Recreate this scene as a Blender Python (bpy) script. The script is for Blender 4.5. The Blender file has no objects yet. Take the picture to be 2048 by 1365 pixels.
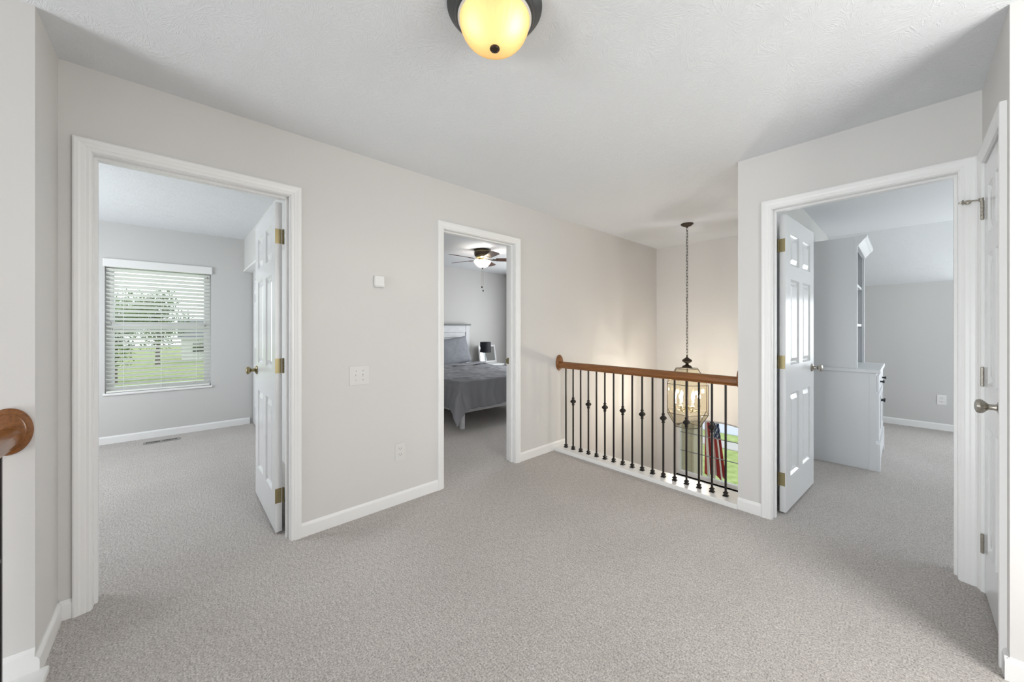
import bpy, bmesh, math, random
from mathutils import Vector, Matrix
random.seed(7)
S = bpy.context.scene
C = S.collection
PI = math.pi

# ------------------------------------------------------------------ camera
TH = 0.8252
cd = bpy.data.cameras.new('camera'); cam = bpy.data.objects.new('camera', cd); C.objects.link(cam)
cam.location = (0, 0, 1.27); cam.rotation_euler = (PI/2, 0, TH - PI/2)
cd.sensor_fit = 'HORIZONTAL'; cd.sensor_width = 36; cd.lens = 726.9/2048*36
cd.shift_y = (656.87 - 682.5)/2048; cd.clip_start = 0.02; cd.clip_end = 300
S.camera = cam
# ------------------------------------------------------------------ world, exposure
S.view_settings.view_transform = 'Standard'; S.view_settings.look = 'None'
S.view_settings.gamma = 1; S.view_settings.use_curve_mapping = False
S.view_settings.exposure = 0.0
w = bpy.data.worlds.new('sky'); S.world = w; w.use_nodes = True
nt = w.node_tree; nt.nodes.clear()
wo = nt.nodes.new('ShaderNodeOutputWorld'); bg = nt.nodes.new('ShaderNodeBackground')
tc = nt.nodes.new('ShaderNodeTexCoord'); sx = nt.nodes.new('ShaderNodeSeparateXYZ'); cr = nt.nodes.new('ShaderNodeValToRGB')
nt.links.new(tc.outputs['Generated'], sx.inputs[0]); nt.links.new(sx.outputs[2], cr.inputs[0])
cr.color_ramp.elements[0].color = (0.95, 0.97, 1.0, 1); cr.color_ramp.elements[0].position = 0.0
cr.color_ramp.elements[1].color = (0.72, 0.84, 1.0, 1); cr.color_ramp.elements[1].position = 0.7
nt.links.new(cr.outputs[0], bg.inputs[0]); bg.inputs[1].default_value = 1.7
nt.links.new(bg.outputs[0], wo.inputs[0])

def light(name, kind, loc, power, color=(1, 1, 1), size=(1, 1), aim=None, radius=0.05):
    l = bpy.data.lights.new(name, kind); l.energy = power; l.color = color
    o = bpy.data.objects.new(name, l); C.objects.link(o); o.location = loc
    if kind == 'AREA':
        l.shape = 'RECTANGLE'; l.size, l.size_y = size
    elif kind == 'POINT': l.shadow_soft_size = radius
    elif kind == 'SUN': l.angle = 0.03
    if aim: o.rotation_euler = Vector(aim).to_track_quat('-Z', 'Y').to_euler()
    return o
light('sun', 'SUN', (0, 0, 8), 1.6, (1, .97, .9), aim=(0.45, 0.62, -1.0))
COOL = (0.90, 0.95, 1.0); NEU = (1.0, 0.985, 0.965); WARM = (1.0, 0.95, 0.88)
# daylight through the windows of walls that the photograph does not show (each stands in its own window opening); the landing one is added fill
light('bedroom_window_daylight', 'AREA', (-1.87, 4.5, 1.35), 48, COOL, (1.5, 1.4), (1, 0, 0))
light('guest_room_window_daylight', 'AREA', (5.27, 4.3, 1.35), 45, (.95, .975, 1), (1.3, 1.4), (-1, 0, 0))
light('office_window_daylight', 'AREA', (4.9, -3.27, 1.35), 46, COOL, (2.0, 1.4), (0, 1, .2))
light('office_far_window_daylight', 'AREA', (6.985, -1.18, 1.22), 26, COOL, (1.34, .95), (-1, 0, .1))
light('landing_fill_light', 'AREA', (1.55, -1.45, 1.35), 44, NEU, (1.0, 1.6), (.5, 1, 0))  # soft fill added behind the camera to brighten the landing
light('stair_window_daylight', 'AREA', (-4.57, 1.15, 0.3), 160, COOL, (1.8, 2.2), (1, 0, 0))

# ------------------------------------------------------------------ materials
def new_mat(name):
    m = bpy.data.materials.new(name); m.use_nodes = True
    return m, m.node_tree, m.node_tree.nodes['Principled BSDF']
def bump(nt, bsdf, src, strength, dist):
    b = nt.nodes.new('ShaderNodeBump'); b.inputs['Strength'].default_value = strength; b.inputs['Distance'].default_value = dist
    nt.links.new(src, b.inputs['Height']); nt.links.new(b.outputs[0], bsdf.inputs['Normal']); return b
def coords(nt, scale=(1, 1, 1)):
    t = nt.nodes.new('ShaderNodeTexCoord'); g = nt.nodes.new('ShaderNodeNewGeometry')
    mp = nt.nodes.new('ShaderNodeMapping'); mp.inputs['Scale'].default_value = scale
    nt.links.new(g.outputs['Position'], mp.inputs[0]); return mp.outputs[0]
def ocoords(nt, scale=(1, 1, 1)):
    t = nt.nodes.new('ShaderNodeTexCoord'); mp = nt.nodes.new('ShaderNodeMapping'); mp.inputs['Scale'].default_value = scale
    nt.links.new(t.outputs['Object'], mp.inputs[0]); return mp.outputs[0]
def noise(nt, co, scale, detail=2, rough=.5):
    n = nt.nodes.new('ShaderNodeTexNoise'); n.inputs['Scale'].default_value = scale; n.inputs['Detail'].default_value = detail
    n.inputs['Roughness'].default_value = rough; nt.links.new(co, n.inputs['Vector']); return n
def ramp(nt, src, stops):
    r = nt.nodes.new('ShaderNodeValToRGB'); e = r.color_ramp.elements
    e[0].position, e[0].color = stops[0][0], (*stops[0][1], 1); e[1].position, e[1].color = stops[-1][0], (*stops[-1][1], 1)
    for p, c in stops[1:-1]:
        k = e.new(p); k.color = (*c, 1)
    nt.links.new(src, r.inputs[0]); return r.outputs[0]
def plain(name, col, rough=.5, metal=0, nscale=0, nstr=.1, ndist=.001, spec=.5, emis=None, estr=0, vary=0):
    m, nt, b = new_mat(name)
    b.inputs['Base Color'].default_value = (*col, 1); b.inputs['Roughness'].default_value = rough
    b.inputs['Metallic'].default_value = metal; b.inputs['Specular IOR Level'].default_value = spec
    if nscale:
        n = noise(nt, ocoords(nt), nscale, 3); bump(nt, b, n.outputs[0], nstr, ndist)
        if vary:
            lo = tuple(c*(1-vary) for c in col); hi = tuple(min(1, c*(1+vary)) for c in col)
            nt.links.new(ramp(nt, n.outputs[0], [(.3, lo), (.7, hi)]), b.inputs['Base Color'])
    if emis: b.inputs['Emission Color'].default_value = (*emis, 1); b.inputs['Emission Strength'].default_value = estr
    return m
def wood(name, c1, c2, rough=.3, axis=(1, 12, 12), coat=.2, scale=6):
    m, nt, b = new_mat(name)
    n = noise(nt, ocoords(nt, axis), scale, 6, .6)
    nt.links.new(ramp(nt, n.outputs[0], [(.25, c1), (.75, c2)]), b.inputs['Base Color'])
    b.inputs['Roughness'].default_value = rough; b.inputs['Coat Weight'].default_value = coat
    bump(nt, b, n.outputs[0], .08, .001); return m
def wall_paint(name, col):
    m, nt, b = new_mat(name)
    b.inputs['Base Color'].default_value = (*col, 1); b.inputs['Roughness'].default_value = .62
    n = noise(nt, coords(nt), 90, 3); bump(nt, b, n.outputs[0], .12, .0015); return m
def carpet():
    m, nt, b = new_mat('carpet_pile')
    co = coords(nt)
    fine = noise(nt, co, 150, 3, .7); big = noise(nt, co, 2.2, 3)
    st = nt.nodes.new('ShaderNodeMapping'); st.inputs['Rotation'].default_value = (0, 0, .5); st.inputs['Scale'].default_value = (1, .28, 1)
    nt.links.new(co, st.inputs[0]); tuft = noise(nt, st.outputs[0], 95, 2, .6)
    c = ramp(nt, fine.outputs[0], [(.33, (.33, .303, .282)), (.5, (.60, .562, .532)), (.67, (.84, .795, .757))])
    c2 = ramp(nt, big.outputs[0], [(.3, (.93, .92, .92)), (.7, (1.0, 1.0, 1.0))])
    c3 = ramp(nt, tuft.outputs[0], [(.3, (.80, .79, .78)), (.6, (1.0, 1.0, 1.0))])
    mx = nt.nodes.new('ShaderNodeMix'); mx.data_type = 'RGBA'; mx.blend_type = 'MULTIPLY'; mx.inputs[0].default_value = 1
    nt.links.new(c, mx.inputs[6]); nt.links.new(c2, mx.inputs[7])
    my = nt.nodes.new('ShaderNodeMix'); my.data_type = 'RGBA'; my.blend_type = 'MULTIPLY'; my.inputs[0].default_value = 1
    nt.links.new(mx.outputs[2], my.inputs[6]); nt.links.new(c3, my.inputs[7])
    nt.links.new(my.outputs[2], b.inputs['Base Color'])
    ad = nt.nodes.new('ShaderNodeMath'); ad.operation = 'ADD'; nt.links.new(fine.outputs[0], ad.inputs[0]); nt.links.new(tuft.outputs[0], ad.inputs[1])
    bump(nt, b, ad.outputs[0], .9, .006)
    b.inputs['Roughness'].default_value = .95; b.inputs['Specular IOR Level'].default_value = .1
    b.inputs['Sheen Weight'].default_value = .15
    return m
def stomp_ceiling(name, col, cell=5.0):
    """crow's foot plaster: every voronoi cell holds strokes that fan out from its centre"""
    m, nt, b = new_mat(name)
    N = nt.nodes.new; L = nt.links.new
    b.inputs['Base Color'].default_value = (*col, 1); b.inputs['Roughness'].default_value = .7
    co = coords(nt)
    hs = []
    for k, sc in enumerate((cell, cell*1.37)):
        mp = N('ShaderNodeMapping'); mp.inputs['Location'].default_value = (k*3.3, k*1.7, 0); L(co, mp.inputs[0])
        fl = N('ShaderNodeVectorMath'); fl.operation = 'MULTIPLY'; fl.inputs[1].default_value = (1, 1, 0); L(mp.outputs[0], fl.inputs[0])
        v = N('ShaderNodeTexVoronoi'); v.inputs['Scale'].default_value = sc; L(fl.outputs[0], v.inputs['Vector'])
        sb = N('ShaderNodeVectorMath'); sb.operation = 'SUBTRACT'; L(fl.outputs[0], sb.inputs[0]); L(v.outputs['Position'], sb.inputs[1])
        sp = N('ShaderNodeSeparateXYZ'); L(sb.outputs[0], sp.inputs[0])
        at = N('ShaderNodeMath'); at.operation = 'ARCTAN2'; L(sp.outputs[1], at.inputs[0]); L(sp.outputs[0], at.inputs[1])
        ln = N('ShaderNodeVectorMath'); ln.operation = 'LENGTH'; L(sb.outputs[0], ln.inputs[0])
        sc3 = N('ShaderNodeSeparateColor'); L(v.outputs['Color'], sc3.inputs[0])
        a2 = N('ShaderNodeMath'); a2.operation = 'MULTIPLY'; a2.inputs[1].default_value = 9.0; L(at.outputs[0], a2.inputs[0])
        l2 = N('ShaderNodeMath'); l2.operation = 'MULTIPLY'; l2.inputs[1].default_value = 16.0; L(ln.outputs['Value'], l2.inputs[0])
        c2 = N('ShaderNodeMath'); c2.operation = 'MULTIPLY'; c2.inputs[1].default_value = 40.0; L(sc3.outputs[0], c2.inputs[0])
        cb = N('ShaderNodeCombineXYZ'); L(a2.outputs[0], cb.inputs[0]); L(l2.outputs[0], cb.inputs[1]); L(c2.outputs[0], cb.inputs[2])
        n = noise(nt, cb.outputs[0], 1.6, 2, .6)
        r = N('ShaderNodeMapRange'); r.interpolation_type = 'SMOOTHSTEP'; r.inputs[1].default_value = .48; r.inputs[2].default_value = .66
        L(n.outputs[0], r.inputs[0]); hs.append(r.outputs[0])
    mx = N('ShaderNodeMath'); mx.operation = 'MAXIMUM'; L(hs[0], mx.inputs[0]); L(hs[1], mx.inputs[1])
    f = noise(nt, co, 120, 2); ad = N('ShaderNodeMath'); ad.operation = 'MULTIPLY_ADD'; ad.inputs[1].default_value = .25; L(f.outputs[0], ad.inputs[0]); L(mx.outputs[0], ad.inputs[2])
    bump(nt, b, ad.outputs[0], .34, .004); return m
def thin_glass(name, tint=(1, 1, 1), refl=.09):
    m, nt, b = new_mat(name); nt.nodes.remove(b)
    out = nt.nodes['Material Output']; t = nt.nodes.new('ShaderNodeBsdfTransparent'); t.inputs[0].default_value = (*tint, 1)
    g = nt.nodes.new('ShaderNodeBsdfGlossy'); g.inputs['Roughness'].default_value = .02
    f = nt.nodes.new('ShaderNodeFresnel'); f.inputs[0].default_value = 1.4
    mr = nt.nodes.new('ShaderNodeMath'); mr.operation = 'MULTIPLY'; mr.inputs[1].default_value = refl*10; mr.use_clamp = True
    nt.links.new(f.outputs[0], mr.inputs[0])
    mx = nt.nodes.new('ShaderNodeMixShader'); nt.links.new(mr.outputs[0], mx.inputs[0]); nt.links.new(t.outputs[0], mx.inputs[1]); nt.links.new(g.outputs[0], mx.inputs[2])
    nt.links.new(mx.outputs[0], out.inputs[0]); return m
def lamp_glass(name, col, estr, trans=.6):
    m, nt, b = new_mat(name); nt.nodes.remove(b); out = nt.nodes['Material Output']
    d = nt.nodes.new('ShaderNodeBsdfDiffuse'); d.inputs[0].default_value = (*col, 1)
    t = nt.nodes.new('ShaderNodeBsdfTranslucent'); t.inputs[0].default_value = (*col, 1)
    e = nt.nodes.new('ShaderNodeEmission'); e.inputs[0].default_value = (*col, 1); e.inputs[1].default_value = estr
    m1 = nt.nodes.new('ShaderNodeMixShader'); m1.inputs[0].default_value = trans
    nt.links.new(d.outputs[0], m1.inputs[1]); nt.links.new(t.outputs[0], m1.inputs[2])
    a = nt.nodes.new('ShaderNodeAddShader'); nt.links.new(m1.outputs[0], a.inputs[0]); nt.links.new(e.outputs[0], a.inputs[1])
    nt.links.new(a.outputs[0], out.inputs[0]); return m

M = {}
M['hall'] = wall_paint('hall_wall_paint', (.685, .667, .650))
M['room'] = wall_paint('room_wall_paint', (.615, .608, .595))
M['ceil'] = stomp_ceiling('stomped_ceiling', (.765, .78, .80))
M['carpet'] = carpet()
M['trim'] = plain('trim_paint', (.86, .855, .845), .32)
M['door'] = plain('door_paint', (.78, .785, .79), .2)
M['oak'] = wood('stained_oak', (.15, .052, .012), (.29, .112, .028), .22, (14, 1.0, 14))
M['iron'] = plain('black_iron', (.022, .019, .018), .38, .6, 60, .2, .001)
M['brass'] = plain('aged_brass', (.30, .25, .135), .36, 1, 40, .1, .0005)
M['nickel'] = plain('brushed_nickel', (.46, .43, .38), .28, 1)
M['pewter'] = plain('dark_pewter', (.10, .10, .10), .42, .8, 30, .1, .0005)
M['bronze'] = plain('dark_bronze', (.055, .040, .028), .4, .7, 50, .3, .001)
M['plate'] = plain('white_plastic', (.80, .79, .77), .35)
M['paintedplate'] = plain('painted_plate', (.72, .705, .685), .4)
M['slot'] = plain('dark_slot', (.03, .03, .03), .6)
M['dome'] = lamp_glass('alabaster_dome_glass', (1.0, .74, .36), .10, .65)
M['fanglass'] = lamp_glass('frosted_bowl_glass', (1.0, .90, .74), 1.6, .6)
M['bulb'] = plain('candle_bulb', (1, .9, .7), .4, emis=(1, .80, .50), estr=9)
M['frostbulb'] = plain('frosted_bulb', (1, .95, .85), .4, emis=(1, .85, .6), estr=.5)
M['glass'] = thin_glass('window_glass', (.97, .99, .98), .06)
M['lglass'] = thin_glass('lantern_glass', (.99, .97, .91), .04)
M['vinyl'] = plain('window_vinyl', (.72, .73, .74), .35)
M['slat'] = plain('blind_slat', (.86, .87, .82), .42)
M['cabinet'] = plain('cabinet_paint', (.75, .765, .78), .38)
M['knobb'] = plain('black_knob', (.012, .015, .022), .25, .3)
M['blade'] = wood('fan_blade_wood', (.05, .018, .008), (.16, .05, .018), .35, (1, 8, 8), .2, 8)
M['comf'] = plain('comforter_fabric', (.25, .252, .268), .8, 0, 700, .15, .001, .2)
M['pillow'] = plain('pillow_fabric', (.27, .28, .31), .8, 0, 600, .2, .001, .2)
M['sheet'] = plain('mattress_fabric', (.6, .6, .6), .8, 0, 300, .2, .001)
M['wash'] = wood('whitewashed_planks', (.60, .61, .64), (.80, .81, .83), .6, (1.5, 14, 14), 0, 7)
M['cap'] = plain('grey_wood_cap', (.16, .17, .17), .5)
M['blackshade'] = plain('black_shade_fabric', (.010, .012, .016), .7, 0, 400, .3, .001)
M['mirror'] = plain('mirror_glass', (.82, .84, .85), .03, 1)
M['whitewood'] = plain('white_wood', (.75, .75, .75), .4)
M['lead'] = plain('grille_metal', (.22, .22, .23), .4, .5)
M['floorwood'] = wood('foyer_floor_wood', (.20, .10, .05), (.34, .19, .10), .35, (1, 9, 9))
M['vent'] = plain('vent_metal', (.34, .33, .31), .4, .4)
M['darkbook'] = plain('dark_frame', (.035, .045, .06), .4)

# ------------------------------------------------------------------ mesh helpers
W = {}
def obj(name, bm, mat, parent=None, local=False, smooth=False, ang=.6):
    """one mesh object; verts are in world space (or in the parent's space when local)"""
    xs = [v.co for v in bm.verts]
    c = Vector(tuple((min(v[i] for v in xs)+max(v[i] for v in xs))/2 for i in range(3)))
    bmesh.ops.recalc_face_normals(bm, faces=bm.faces[:])
    bmesh.ops.translate(bm, verts=bm.verts[:], vec=-c)
    me = bpy.data.meshes.new(name); bm.to_mesh(me); bm.free()
    mats = mat if isinstance(mat, (list, tuple)) else [mat]
    for k in mats: me.materials.append(k)
    if smooth:
        for p in me.polygons: p.use_smooth = True
        try: me.set_sharp_from_angle(angle=ang)
        except Exception: pass
    o = bpy.data.objects.new(name, me); C.objects.link(o)
    T = Matrix.Translation(c)
    if parent is None: o.location = c; W[o.name] = T
    else:
        o.parent = parent; o.location = c
        if local: W[o.name] = W[parent.name] @ T
        else:
            o.matrix_parent_inverse = W[parent.name].inverted(); W[o.name] = T
    return o
def empty(name, loc, rz=0):
    o = bpy.data.objects.new(name, None); C.objects.link(o); o.location = loc; o.rotation_euler = (0, 0, rz)
    o.empty_display_size = .1
    W[o.name] = Matrix.Translation(Vector(loc)) @ Matrix.Rotation(rz, 4, 'Z'); return o
def tag(o, label=None, cat=None, group=None, kind=None):
    if label: o['label'] = label
    if cat: o['category'] = cat
    if group: o['group'] = group
    if kind: o['kind'] = kind
    return o
def struct(o, label, cat): return tag(o, label, cat, kind='structure')
def nb(): return bmesh.new()
def box(bm, x0, x1, y0, y1, z0, z1, bev=0, mi=0, seg=2):
    t = bmesh.new(); bmesh.ops.create_cube(t, size=1)
    for v in t.verts:
        v.co = Vector(((x0+x1)/2+v.co.x*(x1-x0), (y0+y1)/2+v.co.y*(y1-y0), (z0+z1)/2+v.co.z*(z1-z0)))
    if bev: bmesh.ops.bevel(t, geom=t.edges[:], offset=bev, segments=seg, profile=.5, affect='EDGES')
    for f in t.faces: f.material_index = mi
    me = bpy.data.meshes.new('t'); t.to_mesh(me); t.free(); bm.from_mesh(me); bpy.data.meshes.remove(me)
    return bm
def lathe(bm, prof, cen=(0, 0, 0), axis='z', seg=32, mi=0, ribs=0, ribamp=0, close=False):
    """prof: list of (radius, height along axis)"""
    rings = []
    cen = Vector(cen)
    for r, h in prof:
        ring = []
        for k in range(seg):
            a = 2*PI*k/seg; rr = r*(1+(ribamp*math.cos(ribs*a) if ribs else 0))
            p = {'z': (rr*math.cos(a), rr*math.sin(a), h), 'y': (rr*math.cos(a), h, rr*math.sin(a)), 'x': (h, rr*math.cos(a), rr*math.sin(a))}[axis]
            ring.append(bm.verts.new(cen+Vector(p)))
        rings.append(ring)
    for i in range(len(rings)-1):
        for k in range(seg):
            f = bm.faces.new((rings[i][k], rings[i][(k+1) % seg], rings[i+1][(k+1) % seg], rings[i+1][k])); f.material_index = mi
    for i in (0, -1):
        if prof[i][0] > 1e-4 and not close:
            f = bm.faces.new(rings[i]); f.material_index = mi
    bmesh.ops.remove_doubles(bm, verts=[v for r in (rings[0], rings[-1]) for v in r], dist=1e-5)
    return bm
def tube(bm, pts, r, seg=8, closed=False, mi=0):
    pts = [Vector(p) for p in pts]; n = len(pts); rings = []
    rs = r if isinstance(r, (list, tuple)) else [r]*n
    up = Vector((0, 0, 1))
    for i, p in enumerate(pts):
        if closed: d = pts[(i+1) % n]-pts[i-1]
        else: d = pts[min(i+1, n-1)]-pts[max(i-1, 0)]
        d.normalize()
        s = d.cross(up)
        if s.length < 1e-3: s = d.cross(Vector((1, 0, 0)))
        s.normalize(); t = s.cross(d)
        rings.append([bm.verts.new(p+(s*math.cos(2*PI*k/seg)+t*math.sin(2*PI*k/seg))*rs[i]) for k in range(seg)])
    m = n if closed else n-1
    for i in range(m):
        a, b = rings[i], rings[(i+1) % n]
        for k in range(seg):
            f = bm.faces.new((a[k], a[(k+1) % seg], b[(k+1) % seg], b[k])); f.material_index = mi
    if not closed: bm.faces.new(rings[0]); bm.faces.new(rings[-1])
    return bm
def slab_grid(axis, p0, p1, a, z, holes=(), bm=None, mi=(0, 0)):
    """a box p0..p1 thick along axis ('x','y','z'), spanning a=(a0,a1), z=(z0,z1) in the two other axes, with rectangular holes"""
    bm = bm or nb()
    A = sorted({a[0], a[1], *[h[0] for h in holes], *[h[1] for h in holes]}); A = [v for v in A if a[0]-1e-6 <= v <= a[1]+1e-6]
    Z = sorted({z[0], z[1], *[h[2] for h in holes], *[h[3] for h in holes]}); Z = [v for v in Z if z[0]-1e-6 <= v <= z[1]+1e-6]
    def P(p, u, v): return {'x': (p, u, v), 'y': (u, p, v), 'z': (u, v, p)}[axis]
    def solid(i, j):
        if i < 0 or j < 0 or i >= len(A)-1 or j >= len(Z)-1: return False
        u, v = (A[i]+A[i+1])/2, (Z[j]+Z[j+1])/2
        return not any(h[0] < u < h[1] and h[2] < v < h[3] for h in holes)
    vs = {}
    def V(p, u, v):
        k = (p, u, v)
        if k not in vs: vs[k] = bm.verts.new(P(p, u, v))
        return vs[k]
    for i in range(len(A)-1):
        for j in range(len(Z)-1):
            if not solid(i, j): continue
            u0, u1, v0, v1 = A[i], A[i+1], Z[j], Z[j+1]
            for p, k in ((p0, 0), (p1, 1)):
                bm.faces.new((V(p, u0, v0), V(p, u1, v0), V(p, u1, v1), V(p, u0, v1))).material_index = mi[k]
            for (di, dj, e) in ((-1, 0, ((u0, v0), (u0, v1))), (1, 0, ((u1, v0), (u1, v1))), (0, -1, ((u0, v0), (u1, v0))), (0, 1, ((u0, v1), (u1, v1)))):
                if not solid(i+di, j+dj):
                    (ua, va), (ub, vb) = e
                    bm.faces.new((V(p0, ua, va), V(p0, ub, vb), V(p1, ub, vb), V(p1, ua, va))).material_index = mi[0]
    return bm
def sweep(bm, path, prof, closed_prof=True):
    """path: list of functions prof point -> 3d; joins successive sections"""
    secs = [[bm.verts.new(fn(p)) for p in prof] for fn in path]; n = len(prof)
    for a, b in zip(secs, secs[1:]):
        for k in range(n):
            bm.faces.new((a[k], a[(k+1) % n], b[(k+1) % n], b[k]))
    bm.faces.new(secs[0]); bm.faces.new(secs[-1]); return bm

CASP = [(.004, 0), (.004, .008), (.010, .0105), (.018, .0105), (.022, .013), (.034, .015), (.040, .0175), (.052, .0185), (.0575, .0165), (.0575, 0)]
def casing_bm(axis, plane, nrm, a0, a1, H, z0=0.0, four=False, prof=CASP):
    """mitred colonial casing round an opening a0..a1 x z0..H on wall plane; nrm = +-1 direction it sticks out"""
    def P(u, t, z): return Vector((plane+nrm*t, u, z)) if axis == 'x' else Vector((u, plane+nrm*t, z))
    bm = nb()
    path = [lambda q: P(a0-q[0], q[1], z0 if not four else z0-q[0]), lambda q: P(a0-q[0], q[1], H+q[0]), lambda q: P(a1+q[0], q[1], H+q[0]), lambda q: P(a1+q[0], q[1], z0 if not four else z0-q[0])]
    if not four: return sweep(bm, path, prof)
    secs = [[bm.verts.new(fn(p)) for p in prof] for fn in path]; n = len(prof)
    for i in range(4):
        a, b = secs[i], secs[(i+1) % 4]
        for k in range(n): bm.faces.new((a[k], a[(k+1) % n], b[(k+1) % n], b[k]))
    return bm
BASEP = [(0, 0), (.0125, 0), (.0125, .066), (.011, .072), (.006, .080), (.004, .083), (0, .083)]
nbase = {}
def baseboard(side, axis, plane, nrm, a0, a1, z0=0.0, label=''):
    def P(u, q): return Vector((plane+nrm*q[0], u, z0+q[1])) if axis == 'x' else Vector((u, plane+nrm*q[0], z0+q[1]))
    bm = sweep(nb(), [lambda q: P(a0, q), lambda q: P(a1, q)], BASEP)
    return struct(obj('baseboard_'+side, bm, M['trim'], smooth=False), label, 'baseboard')

# ------------------------------------------------------------------ dimensions
YA, XB, XF, XD, YC, YE, CE = 2.491, 2.903, 5.2, -.377, -.255, 2.145, 2.44
T = .12
D1 = (-.278, .498, 2.06); D2 = (1.562, 2.341, 2.06); DB = (-.180, .600, 2.06); DC = (2.320, 2.845, 2.06)
YW = 5.93; LOW = -2.74

# ------------------------------------------------------------------ shell
struct(obj('floor', slab_grid('z', -.28, 0, (-4.7, 7.1), (-3.42, 6.05), holes=[(3.09, 7.3, .79, YA+.03), (5.44, 7.3, .79, 6.2), (-4.8, -.50, -1.52, YE+.03)], ), M['carpet']), 'beige grey cut pile carpet through the landing and the rooms', 'floor')
struct(obj('ceiling', slab_grid('z', CE, CE+.15, (-4.7, 7.2), (-3.45, 6.05), holes=[(5.44, 7.3, .82, 6.1)]), M['ceil']), 'white ceiling with fan-shaped stomped plaster texture', 'ceiling')
# sloped ceiling of the office above the far wall
bm = nb()
pts = [(6.17, CE), (7.0, 1.855), (7.1, 1.855), (7.1, CE)]
va = [bm.verts.new((x, -3.3, z-.0005)) for x, z in pts]; vb = [bm.verts.new((x, .68, z-.0005)) for x, z in pts]
for k in range(4): bm.faces.new((va[k], va[(k+1) % 4], vb[(k+1) % 4], vb[k]))
bm.faces.new(va); bm.faces.new(vb)
struct(obj('ceiling.001', bm, M['ceil']), 'sloped part of the ceiling at the far side of the right room', 'ceiling')

struct(obj('wall_back', slab_grid('y', YA, YA+T, (XD, XF+T), (LOW, CE), holes=[(XD-1, 3.0, LOW-1, 0), (D1[0]-.02, D1[1]+.02, -1, D1[2]+.02), (D2[0]-.02, D2[1]+.02, -1, D2[2]+.02)], mi=(0, 1)), [M['hall'], M['room']]), 'long off-white landing wall with the two open doorways', 'wall')
struct(obj('wall_back.001', slab_grid('y', YA, YA+T, (-4.7, 3.0), (LOW, -.002)), M['hall']), 'lower part of the long off-white wall in the entry well', 'wall')
struct(obj('wall_left', slab_grid('y', YE, YA+T, (-4.7, XD), (LOW, CE)), M['hall']), 'off-white wall block left of the left doorway with the rail rosette', 'wall')
struct(obj('wall_right', slab_grid('x', XB, XB+T, (YC, .80), (0, CE), holes=[(DB[0]-.02, DB[1]+.02, -1, DB[2]+.02)], mi=(0, 1)), [M['hall'], M['room']]), 'off-white wall round the right doorway beside the railing', 'wall')
struct(obj('wall_right.001', slab_grid('y', YC-T, YC, (2.21, XB+T), (0, CE), holes=[(DC[0]-.02, DC[1]+.02, -1, DC[2]+.02)]), M['hall']), 'short off-white wall with the closed closet door', 'wall')
struct(obj('wall_right.002', slab_grid('x', 2.21, 2.33, (-1.5, YC-T), (0, CE)), M['hall']), 'off-white wall at the right edge of the view past the closet door', 'wall')
struct(obj('wall_front', slab_grid('y', -1.62, -1.5, (-4.7, 2.33), (LOW, CE), holes=[(.98, 2.12, .55, 2.15)]), M['hall']), 'landing wall with an added window opening for the fill light', 'wall')
struct(obj('wall_left.001', slab_grid('x', -4.7, -4.58, (-1.5, YE), (LOW, CE), holes=[(.25, 2.05, -.8, 1.4)]), M['hall']), 'far wall of the stair well with a window', 'wall')
# foyer walls; the far one has an arched window opening
WY0, WY1, WZ0, WSP, WPK = 1.09, 2.215, -.80, -.085, .045
R_ARC = (((WY1-WY0)/2)**2+(WPK-WSP)**2)/(2*(WPK-WSP)); WYC = (WY0+WY1)/2
def arcz(y): return WPK-R_ARC+math.sqrt(R_ARC**2-(y-WYC)**2)
bm = slab_grid('x', XF, XF+T, (.80, YA), (LOW, CE), holes=[(WY0, WY1, WZ0, .20)])
NA = 20
ys = [WY0+(WY1-WY0)*k/NA for k in range(NA+1)]
for y0, y1 in zip(ys, ys[1:]):
    q = [(XF, y0, arcz(y0)), (XF, y1, arcz(y1)), (XF, y1, .20), (XF, y0, .20)]
    q2 = [(XF+T, *p[1:]) for p in q]
    a = [bm.verts.new(p) for p in q]; b = [bm.verts.new(p) for p in q2]
    bm.faces.new(a); bm.faces.new(b); bm.faces.new((a[0], a[1], b[1], b[0]))
struct(obj('wall_back.002', bm, M['hall']), 'tall entry wall beyond the railing with the arched window', 'wall')
struct(obj('wall_right.003', slab_grid('y', .68, .80, (XB+T, 7.1), (LOW, CE), holes=[(XF+T, 8, LOW-1, 0)], mi=(1, 0)), [M['hall'], M['room']]), 'wall between the entry well and the right room', 'wall')
struct(obj('wall_right.004', slab_grid('y', .68, .80, (XB, XB+T), (LOW, -.28)), M['hall']), 'lower wall of the entry well under the right room', 'wall')
struct(obj('wall_front.001', slab_grid('y', -1.62, -1.5, (2.33, XB+T), (LOW, 0)), M['hall']), 'lower wall beneath the landing', 'wall')
struct(obj('wall_right.005', slab_grid('x', XB, XB+T, (-1.5, .68), (LOW, -.28)), M['hall']), 'lower wall under the railing end', 'wall')
struct(obj('floor.001', slab_grid('z', LOW-.1, LOW, (-4.7, XF+T), (-1.62, YA+T)), M['floorwood']), 'brown wood floor at the bottom of the entry well', 'floor')
struct(obj('wall_right.006', slab_grid('y', .68, .80, (XF+T, 7.1), (-2.9, 0)), M['hall']), 'outer wall beneath the right room', 'wall')
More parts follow.
